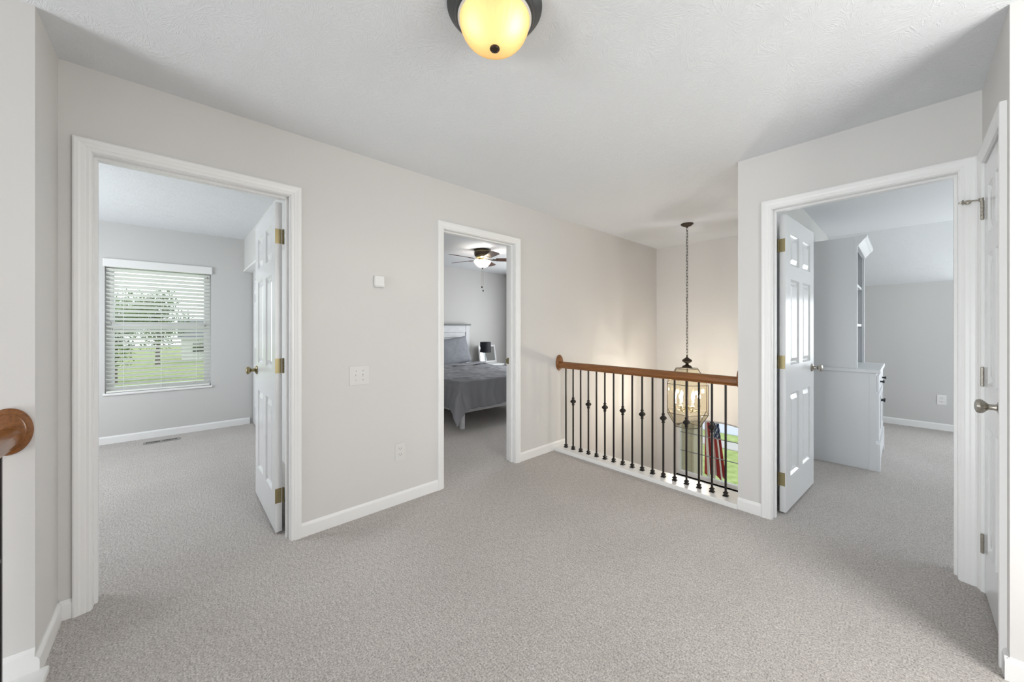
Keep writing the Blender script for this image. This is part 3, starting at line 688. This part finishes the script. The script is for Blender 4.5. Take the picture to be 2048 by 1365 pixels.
# flag hanging from a pole on the house front
def flag_mat():
    m, nt, b = new_mat('flag_cloth')
    N = nt.nodes.new; L = nt.links.new
    uv = N('ShaderNodeUVMap'); uv.uv_map = 'flag'; sp = N('ShaderNodeSeparateXYZ'); L(uv.outputs[0], sp.inputs[0])
    def mth(op, a, bb=None, c=None):
        n = N('ShaderNodeMath'); n.operation = op
        for i, v in enumerate((a, bb, c)):
            if v is None: continue
            if isinstance(v, (int, float)): n.inputs[i].default_value = v
            else: L(v, n.inputs[i])
        return n.outputs[0]
    U, V = sp.outputs[0], sp.outputs[1]                      # U along the stripes from the hoist, V across 0..1 from the top edge
    st = mth('LESS_THAN', mth('MODULO', mth('MULTIPLY', V, 13), 2), 1)
    can = mth('MULTIPLY', mth('LESS_THAN', U, .46), mth('LESS_THAN', V, 7/13))
    cu = mth('MULTIPLY', mth('DIVIDE', U, .46), 6); cv = mth('MULTIPLY', mth('DIVIDE', V, 7/13), 5)
    def dots(off):
        fu = mth('SUBTRACT', mth('FRACT', mth('ADD', cu, off)), .5); fv = mth('SUBTRACT', mth('FRACT', mth('ADD', cv, off)), .5)
        ang = mth('ARCTAN2', fv, fu); r = mth('SQRT', mth('ADD', mth('MULTIPLY', fu, fu), mth('MULTIPLY', fv, fv)))
        lim = mth('MULTIPLY_ADD', mth('COSINE', mth('MULTIPLY', ang, 5)), .09, .19)
        return mth('LESS_THAN', r, lim)
    star = mth('MAXIMUM', dots(0), dots(.5))
    def mix(f, a, bb):
        n = N('ShaderNodeMix'); n.data_type = 'RGBA'; L(f, n.inputs[0])
        for i, v in ((6, a), (7, bb)):
            if isinstance(v, tuple): n.inputs[i].default_value = (*v, 1)
            else: L(v, n.inputs[i])
        return n.outputs[2]
    stripe = mix(st, (.85, .83, .80), (.50, .05, .05)); canton = mix(star, (.05, .07, .16), (.85, .85, .85))
    L(mix(can, stripe, canton), b.inputs['Base Color']); b.inputs['Roughness'].default_value = .85; return m
M['flag'] = flag_mat()
fe = tag(empty('flag', (6.3, 2.07, -.4)), 'stars and stripes flag hanging from a pole outside the entry window', 'flag')
bm = nb(); uvl = bm.loops.layers.uv.new('flag'); NU, NV = 46, 60; grid = []
Hf = 1.15; zt = .07
for i in range(NU+1):
    row = []
    u = i/NU
    for j in range(NV+1):
        v = j/NV
        wd = .17+.15*u**.8                                     # gathered width: narrow under the pole, wider at the hem
        s = (v-.5)*wd-.02+.075*(u-.55)*1.0                      # along the picture-crossing direction, drifting right downwards
        fold = .045*math.sin(v*PI*7+1.5*u)*(.5+.5*u)+.02*math.sin(v*PI*3-2*u)
        z = zt-Hf*u+.05*math.sin(v*PI*7+1.2)*u*.5-.06*v*u
        row.append((bm.verts.new((6.3+.735*s+.679*fold, 2.065-.679*s+.735*fold, z)), (u, 1-v)))
    grid.append(row)
for i in range(NU):
    for j in range(NV):
        q = [grid[i][j], grid[i][j+1], grid[i+1][j+1], grid[i+1][j]]
        f = bm.faces.new([a for a, _ in q])
        for lp, (_, t) in zip(f.loops, q): lp[uvl].uv = t
o = obj('flag_cloth', bm, M['flag'], fe, smooth=True, ang=3)
sm = o.modifiers.new('thickness', 'SOLIDIFY'); sm.thickness = .002
bm = nb(); tube(bm, [(XF+T+.02, 2.07, .07), (6.62, 2.07, .10)], .013, 12); lathe(bm, [(0, 0), (.02, .004), (.026, .02), (.02, .036), (0, .04)], (6.62, 2.07, .08), 'z', 14); obj('flag_pole', bm, M['whitewood'], fe, smooth=True)
bm = nb(); box(bm, XF+T+.001, XF+T+.02, 2.04, 2.10, .03, .12, .004); obj('pole_bracket', bm, M['iron'], fe)

# trees and a house beyond the left bedroom's window
def tree_meshes(seed):
    rnd = random.Random(seed); bm = nb(); cl = []
    for k in range(16):
        a = rnd.uniform(0, 2*PI); r = rnd.uniform(0, 2.1); cl.append((Vector((r*math.cos(a), r*math.sin(a), rnd.uniform(2.6, 6.6))), rnd.uniform(.9, 1.6)))
    for k in range(5200):
        c, R = rnd.choice(cl); d = Vector((rnd.gauss(0, 1), rnd.gauss(0, 1), rnd.gauss(0, 1))).normalized()
        p = c+d*R*rnd.uniform(.75, 1.05); s = rnd.uniform(.07, .15)
        a = Vector((rnd.gauss(0, 1), rnd.gauss(0, 1), rnd.gauss(0, 1))).normalized(); b = a.cross(d); 
        if b.length < .05: continue
        b.normalize(); a = b.cross(d+a*.6).normalized()
        bm.faces.new([bm.verts.new(p+a*s), bm.verts.new(p+b*s*.55), bm.verts.new(p-a*s), bm.verts.new(p-b*s*.55)])
    me = bpy.data.meshes.new('crown'); bm.to_mesh(me); bm.free(); me.materials.append(M['leaf'])
    bm = nb(); tube(bm, [(0, 0, 0), (.03, .02, 1.5), (-.02, .05, 3.2), (.05, 0, 5)], [.22, .17, .12, .05], 10)
    for k in range(5):
        a = k*1.3; tube(bm, [(0, .03, 2+.35*k), (.6*math.cos(a), .6*math.sin(a), 2.8+.35*k), (1.3*math.cos(a), 1.3*math.sin(a), 3.4+.4*k)], [.07, .05, .02], 6)
    mt = bpy.data.meshes.new('trunk'); bm.to_mesh(mt); bm.free(); mt.materials.append(M['bark'])
    return me, mt
tm = [tree_meshes(3), tree_meshes(9)]
spots = [(-3.4, 40, .85, 'broad leafy tree at the left in the blinds window view'), (3.2, 43, .7, 'smaller leafy tree right of the broad tree beyond the blinds'), (-11, 44, .95, 'leafy tree far left beyond the street outside the bedroom'),
         (8.6, 46, .75, 'leafy tree beside the pale house beyond the blinds'), (-1.5, 55, 1.1, 'tall leafy tree farthest behind the others beyond the blinds')]
for i, (x, y, s, lab) in enumerate(spots):
    t = tag(empty('leafy_tree', (x, y, G), i*1.1), lab, 'tree', 'trees beyond the bedroom window'); t.scale = (s, s, s)
    for n, me in (('crown', tm[i % 2][0]), ('trunk', tm[i % 2][1])):
        o = bpy.data.objects.new(n, me); C.objects.link(o); o.parent = t
e = tag(empty('distant_house', (5.7, 68, G)), 'pale house with grey roof far beyond the blinds window', 'building')
obj('wall', box(nb(), .5, 11, 64, 72, G, .1), M['house'], e)
bm = nb(); a = [bm.verts.new(p) for p in ((.1, 63.5, .1), (.1, 72.5, .1), (.1, 68, 2.6))]; b = [bm.verts.new(p) for p in ((11.4, 63.5, .1), (11.4, 72.5, .1), (11.4, 68, 2.6))]
bm.faces.new(a); bm.faces.new(b)
for k in range(3): bm.faces.new((a[k], a[(k+1) % 3], b[(k+1) % 3], b[k]))
obj('roof', bm, M['roof'], e)
for x in (1.6, 4.2, 7.6):
    for z in (-2.0,): obj('window', box(nb(), x, x+1.1, 63.93, 64.02, z, z+1.2), M['slot'], e)

# ------------------------------------------------------------------ lantern chandelier
CX, CY = 4.203, 1.661
e = tag(empty('lantern_chandelier', (CX, CY, CE)), 'dark bronze six-sided glass lantern with lit candle bulbs hanging on a long chain', 'chandelier')
bm = lathe(nb(), [(0, CE), (.064, CE), (.065, CE-.006), (.058, CE-.014), (.042, CE-.026), (.020, CE-.034), (.010, CE-.038), (.010, CE-.044), (0, CE-.046)], (CX, CY, 0), 'z', 36); obj('canopy', bm, M['bronze'], e, smooth=True)
zt_, zb_ = CE-.044, .965; bm = nb(); nl = 42; pitch = (zt_-zb_)/nl
for k in range(nl):
    zc = zt_-pitch*(k+.5); pts = []; odd = k % 2; hl = pitch*.5+.0042; hw = .0098
    for j in range(14):
        a = 2*PI*j/14; u = hw*math.cos(a); v = hl*math.sin(a); v = math.copysign(abs(math.sin(a))**.75*hl, math.sin(a))
        ca = (.5, .87) if odd else (.87, -.5)
        pts.append((CX+u*ca[0], CY+u*ca[1], zc+v))
    tube(bm, pts, .0022, 6, closed=True)
obj('chain', bm, M['bronze'], e, smooth=True)
bm = nb(); wv = [(CX+.005*math.sin(k*1.1), CY+.005*math.cos(k*.9), zt_-(zt_-zb_)*k/60) for k in range(61)]; tube(bm, wv, .0015, 6); obj('cord', bm, M['slot'], e)
bm = lathe(nb(), [(0, .972), (.010, .968), (.007, .958), (.008, .948), (.014, .940), (.030, .928), (.046, .918), (.051, .908), (.050, .898), (.036, .886), (.018, .876), (.014, .868), (.022, .858), (.040, .850), (.050, .840), (.053, .828), (.050, .823), (0, .822)], (CX, CY, 0), 'z', 36); obj('finial', bm, M['bronze'], e, smooth=True)
PH = -PI/2 - (PI/2-TH) + math.radians(0)
view = math.atan2(-CY, -CX)                       # direction from the lantern towards the viewer
def hexring(r, z, rot=math.radians(2)):
    return [Vector((CX+r*math.cos(view+rot+k*PI/3), CY+r*math.sin(view+rot+k*PI/3), z)) for k in range(6)]
HR = [hexring(.125, .818), hexring(.232, .655), hexring(.232, .335), hexring(.135, .175)]
bm = nb()
for ring in HR: 
    for k in range(6): tube(bm, [ring[k], ring[(k+1) % 6]], .0032, 6)
for a, b in zip(HR, HR[1:]):
    for k in range(6): tube(bm, [a[k], b[k]], .0032, 6)
for k in range(6): tube(bm, [HR[0][k], Vector((CX, CY, .824))], .0028, 6)
obj('lantern_frame', bm, M['bronze'], e)
for a, b in zip(HR, HR[1:]):
    for k in range(6):
        bm = nb(); q = [a[k], a[(k+1) % 6], b[(k+1) % 6], b[k]]; c = sum(q, Vector())/4
        n = (q[1]-q[0]).cross(q[3]-q[0]).normalized()*.0012
        outer = [bm.verts.new(p-n) for p in q]; inner = [bm.verts.new(p+n) for p in q]
        bm.faces.new(outer); bm.faces.new(inner)
        for j in range(4): bm.faces.new((outer[j], outer[(j+1) % 4], inner[(j+1) % 4], inner[j]))
        obj('glass_panel', bm, M['lglass'], e)
bm = nb(); tube(bm, [(CX, CY, .83), (CX, CY, .40)], .007, 10); lathe(bm, [(0, .36), (.012, .365), (.024, .38), (.024, .395), (.010, .41), (0, .41)], (CX, CY, 0), 'z', 20)
for k in range(6):
    a = view+math.radians(28)+k*PI/3; d = Vector((math.cos(a), math.sin(a), 0)); c = Vector((CX, CY, 0))
    pts = [c+d*r+Vector((0, 0, z)) for r, z in ((.015, .385), (.04, .350), (.075, .340), (.105, .355), (.120, .385), (.120, .41))]
    tube(bm, pts, .0042, 8)
    lathe(bm, [(0, .405), (.016, .408), (.020, .416), (.012, .418), (0, .418)], c+d*.120, 'z', 14)
obj('candle_arms', bm, M['brass'], e, smooth=True)
for k in range(6):
    a = view+math.radians(28)+k*PI/3; c = Vector((CX+.120*math.cos(a), CY+.120*math.sin(a), 0))
    cs = obj('candle_sleeve', lathe(nb(), [(0, .417), (.0085, .417), (.0085, .485), (0, .486)], c, 'z', 14), M['plate'], e, smooth=True)
    obj('bulb', lathe(nb(), [(0, .486), (.007, .488), (.013, .500), (.0165, .512), (.014, .526), (.007, .541), (.002, .552), (0, .553)], c, 'z', 16), M['bulb'], cs, smooth=True)
for k in (0, 2, 4):
    a = view+math.radians(28)+k*PI/3; light('chandelier_bulbs', 'POINT', (CX+.115*math.cos(a+PI/6), CY+.115*math.sin(a+PI/6), .505), 12.5, (1, .955, .93), radius=.022)

# ------------------------------------------------------------------ ceiling fan of the middle bedroom
FX, FY = 3.353, 4.28
e = tag(empty('ceiling_fan', (FX, FY, CE)), 'flush ceiling fan with five dark wood blades and a lit glass bowl', 'ceiling fan')
bm = lathe(nb(), [(0, CE), (.126, CE), (.128, CE-.008), (.122, CE-.020), (.108, CE-.026), (0, CE-.027)], (FX, FY, 0), 'z', 40); obj('ceiling_plate', bm, M['bronze'], e, smooth=True)
bm = lathe(nb(), [(0, CE-.020), (.112, CE-.021), (.113, CE-.036), (0, CE-.037)], (FX, FY, 0), 'z', 40); obj('brass_band', bm, M['brass'], e, smooth=True)
bm = lathe(nb(), [(0, CE-.034), (.121, CE-.036), (.123, CE-.05), (.120, CE-.085), (.108, CE-.100), (0, CE-.102)], (FX, FY, 0), 'z', 40); obj('motor_housing', bm, M['bronze'], e, smooth=True)
bm = lathe(nb(), [(0, CE-.098), (.100, CE-.098), (.098, CE-.118), (.080, CE-.128), (.060, CE-.133), (.058, CE-.165), (.070, CE-.176), (0, CE-.178)], (FX, FY, 0), 'z', 40); obj('switch_housing', bm, M['brass'], e, smooth=True)
va_ = math.atan2(FY, FX)
for k in range(5):
    a = va_-math.radians(17)-k*2*PI/5
    Rm = Matrix.Translation((FX, FY, CE-.145)) @ Matrix.Rotation(a, 4, 'Z') @ Matrix.Rotation(math.radians(-12), 4, 'X')
    bm = nb(); outl = []
    for i in range(13):
        t = i/12; x = .20+.36*t; outl.append((x, .050+.017*t if t < .9 else .067-.03*((t-.9)/.1)**2))
    top = [(x, y) for x, y in outl]+[(x, -y) for x, y in outl[::-1]]
    A = [bm.verts.new((x, y, .003)) for x, y in top]; B_ = [bm.verts.new((x, y, -.003)) for x, y in top]
    bm.faces.new(A); bm.faces.new(B_); n = len(top)
    for i in range(n): bm.faces.new((A[i], A[(i+1) % n], B_[(i+1) % n], B_[i]))
    bm.transform(Rm); bl_ = obj('blade', bm, M['blade'], e)
    bm = nb(); box(bm, .075, .16, -.013, .013, -.010, -.002, .002); box(bm, .15, .235, -.030, .030, -.008, -.003, .002); bm.transform(Rm); obj('blade_iron', bm, M['bronze'], bl_)
z0 = CE-.170
prof = [(.124, z0), (.126, z0-.006), (.120, z0-.018), (.110, z0-.036), (.092, z0-.058), (.066, z0-.080), (.034, z0-.094), (0, z0-.098)]
bm = lathe(nb(), prof, (FX, FY, 0), 'z', 40, close=True); obj('light_bowl', bm, M['fanglass'], e, smooth=True, ang=3)
bm = lathe(nb(), [(0, z0-.094), (.022, z0-.096), (.022, z0-.101), (.009, z0-.106), (.006, z0-.118), (0, z0-.120)], (FX, FY, 0), 'z', 20); obj('finial', bm, M['bronze'], e, smooth=True)
for dx, zz in ((-.010, 1.885), (.012, 1.832)):
    bm = nb(); tube(bm, [(FX+dx, FY, z0-.10), (FX+dx, FY, zz)], .0012, 6); p = obj('pull_chain', bm, M['brass'], e)
    bm = lathe(nb(), [(0, zz-.018), (.008, zz-.012), (.010, zz), (.006, zz+.010), (0, zz+.012)], (FX+dx, FY, 0), 'z', 14); obj('chain_knob', bm, M['knobb'], p, smooth=True)
light('fan_bulb', 'POINT', (FX-.05, FY-.05, CE-.185), 8, WARM, radius=.02)
light('fan_bulb', 'POINT', (FX+.06, FY+.04, CE-.185), 8, WARM, radius=.02)

# ------------------------------------------------------------------ bed
BX0, BX1, BY0, BY1 = 2.62, 4.24, 3.77, 5.84
e = tag(empty('bed_frame', ((BX0+BX1)/2, (BY0+BY1)/2, 0)), 'whitewashed plank bed frame with grey-capped headboard in the middle bedroom', 'bed')
hb = obj('headboard_planks', slab_grid('y', 5.855, 5.875, (BX0+.04, BX1-.05), (.35, 1.30)), M['wash'], e)
bm = nb()
for k in range(8): box(bm, BX0+.05, BX1-.08, 5.842, 5.856, .395+.1*k, .395+.1*k+.095, .003)
obj('planks', bm, M['wash'], hb)
for x in (BX0-.01, BX1-.085): obj('headboard_post', box(nb(), x, x+.085, 5.825, 5.905, 0, 1.325, .004), M['wash'], e)
obj('top_rail', box(nb(), BX0+.07, BX1-.08, 5.832, 5.85, 1.19, 1.325, .003), M['wash'], hb)
tag(obj('headboard_cap', box(nb(), BX0-.03, BX1+.02, 5.80, 5.915, 1.325, 1.352, .004), M['cap'], e), 'dark grey headboard cap')
for x0, x1, y0, y1 in ((BX0+.02, BX1-.02, BY0, BY0+.03), (BX0, BX0+.03, BY0+.02, 5.83), (BX1-.03, BX1, BY0+.02, 5.83)): obj('side_rail', box(nb(), x0, x1, y0, y1, .20, .30, .003), M['wash'], e)
for x in (BX0+.005, BX1-.06): obj('leg', box(nb(), x, x+.05, BY0+.0, BY0+.05, 0, .26, .004), M['wash'], e)
obj('leg', box(nb(), 4.12-.03, 4.12+.02, 4.77, 4.82, 0, .20, .003), M['iron'], e); obj('leg', box(nb(), 3.4, 3.45, 4.77, 4.82, 0, .20, .003), M['iron'], e)
mt = tag(obj('mattress', box(nb(), BX0+.02, BX1-.02, BY0+.03, 5.82, .30, .535, .05, seg=4), M['sheet'], smooth=True), 'pale mattress edge under the grey comforter', 'mattress')
# comforter: cloth laid over the mattress; what lies outside the mattress hangs down, the corners gather
from mathutils import noise as MN
def comforter():
    bm = nb(); nu, nv = 150, 150
    x0, x1, y0, y1 = BX0+.0, BX1-.0, BY0+.005, 5.48
    ov = .35; r = .055; top = .595
    rows = []
    for i in range(nu+1):
        row = []
        for j in range(nv+1):
            s = x0-ov+(x1-x0+2*ov)*i/nu; t = y0-ov+(y1-y0+ov)*j/nv
            ex = max(x0-s, 0, s-x1); ey = max(y0-t, 0); dx = -1 if s < x0 else (1 if s > x1 else 0)
            px, py = min(max(s, x0), x1), max(t, y0)
            d = math.hypot(ex, ey)
            w1 = MN.noise(Vector((s*3.2, t*3.2, 0))); w2 = MN.noise(Vector((s*9, t*7, 3)))
            wr = MN.noise(Vector((s*5+2*w1, t*14, 9)))
            if d < 1e-6:
                mk = min(max((s-2.95)/.4, 0), 1)*min(max((4.55-t)/.4, 0), 1)
                puff = .020*w1+.010*w2+.008*wr+.007*mk*(1-abs(math.sin((s*.75+t*.66)*30+2.2*w1)))+.010*(1-abs(math.sin(t*17+3*w1+2*w2)))*(1-mk)
                ed = min(s-x0, x1-s, t-y0); z = top+puff-.018*math.exp(-max(ed, 0)*14)
                row.append(bm.verts.new((s, t, z)))
            else:
                nx, ny = dx*ex/d, -ey/d
                cf = min(ex, ey)/ov                              # 0 along the sides, 1 at the cloth's corner
                arc = r*PI/2
                if d < arc: a = d/r; out = r*math.sin(a); dn = r*(1-math.cos(a))
                else: g = 2*min(ex, ey)/(ex+ey+1e-9); dc = (max(t-y0, 0) if ex > ey else max(min(s-x0, x1-s), 0)); q = math.exp(-dc/.17)
                out = r+(.10+.22*q+.16*g)*(d-arc); dn = r+(d-arc)*(.975-.03*q+.10*g)
                along = (t if ex > ey else s)
                amp = min(1, d/.25)
                fold = amp*(.020*abs(math.sin(along*21+2.5*w1+2*d))+.020*math.sin(along*9+3*w1)+.016*MN.noise(Vector((along*5, d*1.5, 5)))+.006*w2)*(1-.7*cf)
                if cf > .02: fold += amp*.030*math.sin(math.atan2(ex, ey)*7+.9)*min(1, cf*2)
                out = max(out+fold, .006)
                row.append(bm.verts.new((px+nx*out, py+ny*out, top-.018-dn+.010*w2)))
        rows.append(row)
    for i in range(nu):
        for j in range(nv): bm.faces.new((rows[i][j], rows[i+1][j], rows[i+1][j+1], rows[i][j+1]))
    return bm
o = tag(obj('comforter', comforter(), M['comf'], smooth=True, ang=3), 'charcoal grey comforter draped over the bed with a pointed hanging corner', 'comforter')
sm = o.modifiers.new('thickness', 'SOLIDIFY'); sm.thickness = .016; sm.offset = -.2
# folded turn-back near the pillows
bm = nb(); n = 60; sec = []
for i in range(n+1):
    x = BX0-.02+(BX1-BX0+.04)*i/n; w1 = MN.noise(Vector((x*4, 0, 2)))
    ring = []
    for k in range(16):
        a = 2*PI*k/16; ring.append(bm.verts.new((x, 5.40+.085*math.cos(a)+.012*w1, .618+(.026+.006*w1)*math.sin(a)+.008*math.sin(x*11))))
    sec.append(ring)
for a, b in zip(sec, sec[1:]):
    for k in range(16): bm.faces.new((a[k], a[(k+1) % 16], b[(k+1) % 16], b[k]))
bm.faces.new(sec[0]); bm.faces.new(sec[-1]); obj('folded_edge', bm, M['comf'], o, smooth=True, ang=3)
def pillow_mesh():
    bm = nb(); n = 30; L2, H2 = .36, .24; sides = []
    for sg in (1, -1):
        g = []
        for i in range(n+1):
            row = []
            for j in range(n+1):
                u, v = -1+2*i/n, -1+2*j/n
                k = (1-u**4)*(1-v**4); pin = 1-.07*(u*u*v*v); edge = 1-.05*(1-abs(u*v))*(abs(u)**6+abs(v)**6)/2
                t = .075*max(k, 0)**.55*(1+.15*MN.noise(Vector((u*2, v*2, sg*3)))) + .006*MN.noise(Vector((u*7, v*7, sg)))*(k > 0)
                flange = 1.0
                row.append(bm.verts.new((u*L2*edge*1.04, sg*t, v*H2*edge*1.04)))
            g.append(row)
        for i in range(n):
            for j in range(n):
                bm.faces.new((g[i][j], g[i+1][j], g[i+1][j+1], g[i][j+1]))
        sides.append(g)
    bmesh.ops.remove_doubles(bm, verts=bm.verts[:], dist=.0008)
    return bm
bm = pillow_mesh(); bm.transform(Matrix.Translation((3.735, 5.66, .838)) @ Matrix.Rotation(math.radians(-14), 4, 'X') @ Matrix.Rotation(math.radians(-7), 4, 'Y'))
pl = tag(obj('pillow', bm, M['pillow'], smooth=True, ang=3), 'grey pillow with flanged edges leaning on the headboard', 'pillow')

# night stand, table lamp, leaning mirror frame
e = tag(empty('night_stand', (4.55, 5.6, 0)), 'white night stand behind the bed carrying the black lamp', 'night stand')
obj('table_top', box(nb(), 4.31, 4.80, 5.42, 5.80, .545, .57, .004), M['whitewood'], e); obj('cabinet_body', box(nb(), 4.34, 4.77, 5.45, 5.78, .12, .545, .003), M['whitewood'], e)
for x in (4.34, 4.73):
    for y in (5.45, 5.74): obj('leg', box(nb(), x, x+.04, y, y+.04, 0, .12), M['whitewood'], e)
e = tag(empty('table_lamp', (4.477, 5.62, .57)), 'table lamp with black drum shade beside the bed', 'lamp')
bm = lathe(nb(), [(0, .570), (.06, .570), (.06, .580), (.02, .586), (0, .587)], (4.477, 5.62, 0), 'z', 28); obj('base', bm, M['nickel'], e, smooth=True)
bm = nb(); tube(bm, [(4.477, 5.62, .58), (4.477, 5.62, .93)], .006, 10); obj('stem', bm, M['nickel'], e, smooth=True)
bm = lathe(nb(), [(.108, .792), (.106, .998), (.104, .998), (.106, .792)], (4.477, 5.62, 0), 'z', 40, close=True)
for k in range(3): tube(bm, [(4.477, 5.62, .93), (4.477+.105*math.cos(k*2.09), 5.62+.105*math.sin(k*2.09), .985)], .0015, 6)
tag(obj('lamp_shade', bm, M['blackshade'], e, smooth=True), 'black drum lamp shade')
e = tag(empty('leaning_mirror', (4.68, 5.85, .57)), 'white-framed mirror leaning on the wall behind the black lamp', 'mirror')
mm = Matrix.Translation((4.68, 5.770, .572)) @ Matrix.Rotation(math.radians(-11), 4, 'X')
bm = slab_grid('y', 0, .018, (-.22, .22), (0, .36), holes=[(-.185, .185, .035, .325)]); bm.transform(mm); obj('mirror_frame', bm, M['whitewood'], e)
bm = box(nb(), -.186, .186, .008, .012, .034, .326); bm.transform(mm); obj('mirror_glass', bm, M['mirror'], e)

# ------------------------------------------------------------------ office dresser and hutch
DX0, DX1, DF, DBK = 4.557, 5.45, .176, .676
e = tag(empty('dresser', ((DX0+DX1)/2, .42, 0)), 'white dresser with black knobs standing in the right room', 'dresser')
obj('body', box(nb(), DX0, DX1, DF, DBK, .0, .868, .002), M['cabinet'], e)
obj('dresser_top', box(nb(), DX0-.014, DX1+.014, DF-.028, DBK, .868, .902, .005), M['cabinet'], e)
obj('side_seam', box(nb(), DX0-.0035, DX0+.001, DF, DF+.045, .0, .866, .001), M['cabinet'], e)
bm = nb()
pts = [(DX0-.002, 0), (DX0+.10, 0), (DX0+.13, .05), (DX0+.20, .085), (DX1-.20, .085), (DX1-.13, .05), (DX1-.10, 0), (DX1+.002, 0), (DX1+.002, .24), (DX0-.002, .24)]
a = [bm.verts.new((x, DF-.024, z)) for x, z in pts]; b = [bm.verts.new((x, DF, z)) for x, z in pts]; b2 = [bm.verts.new((x, DF-.012, z+.015)) for x, z in pts[-2:]]
bm.faces.new(a); bm.faces.new(b)
for k in range(len(pts)): bm.faces.new((a[k], a[(k+1) % len(pts)], b[(k+1) % len(pts)], b[k]))
obj('plinth', bm, M['cabinet'], e)
for k in (0, 1):
    x0 = DX0+.045+k*.41; x1 = x0+.395
    d = obj('drawer', box(nb(), x0, x1, DF-.016, DF, .70, .845, .004), M['cabinet'], e)
    bm = lathe(nb(), [(0, 0), (.009, -.0), (.006, -.010), (.010, -.016), (.014, -.022), (.012, -.028), (0, -.030)], ((x0+x1)/2, DF-.016, .775), 'y', 18); obj('knob', bm, M['knobb'], d, smooth=True)
    c = obj('door', slab_grid('y', DF-.016, DF, (x0, x1), (.26, .685), holes=[(x0+.055, x1-.055, .315, .63)]), M['cabinet'], e)
    obj('door_panel', box(nb(), x0+.055, x1-.055, DF-.010, DF, .315, .63, .003), M['cabinet'], c)
    xk = x1-.03 if k == 0 else x0+.03
    bm = lathe(nb(), [(0, 0), (.009, -.0), (.006, -.010), (.010, -.016), (.014, -.022), (.012, -.028), (0, -.030)], (xk, DF-.016, .578), 'y', 18); obj('knob', bm, M['knobb'], c, smooth=True)
e = tag(empty('hutch', ((DX0+DX1)/2, .45, .902)), 'tall white bookcase hutch with crown moulding standing on the dresser', 'hutch')
HF = .300
for x0 in (DX0+.003, DX1-.025): obj('side_panel', box(nb(), x0, x0+.022, HF+.018, DBK-.01, .902, 2.11, .001), M['cabinet'], e)
obj('back_panel', box(nb(), DX0+.025, DX1-.025, DBK-.014, DBK-.006, .902, 2.10), M['cabinet'], e)
obj('top_panel', box(nb(), DX0+.025, DX1-.025, HF+.018, DBK-.014, 2.085, 2.11), M['cabinet'], e)
obj('face_frame', slab_grid('y', HF, HF+.018, (DX0+.001, DX1-.001), (.902, 2.11), holes=[(DX0+.05, DX1-.05, .80, 2.02)]), M['cabinet'], e)
for z in (1.30, 1.69): obj('shelf', box(nb(), DX0+.025, DX1-.025, HF+.02, DBK-.014, z-.013, z+.013, .001), M['cabinet'], e)
CROWN = [(0, 0), (.008, 0), (.012, .012), (.020, .020), (.045, .055), (.058, .066), (.064, .078), (.066, .095), (0, .095)]
bm = sweep(nb(), [lambda q: Vector((DX0+.001-0*q[0], HF-q[0], 2.02+q[1])), lambda q: Vector((DX1-.001, HF-q[0], 2.02+q[1]))], CROWN); obj('crown_moulding', bm, M['cabinet'], e)
bm = box(nb(), -.06, .06, -.008, .008, 0, .15, .002); bm.transform(Matrix.Translation((DX0+.30, .385, .903)) @ Matrix.Rotation(math.radians(8), 4, 'Z') @ Matrix.Rotation(math.radians(-16), 4, 'X')); tag(obj('picture_frame', bm, M['darkbook']), 'small dark frame leaning on the dresser inside the hutch', 'frame')
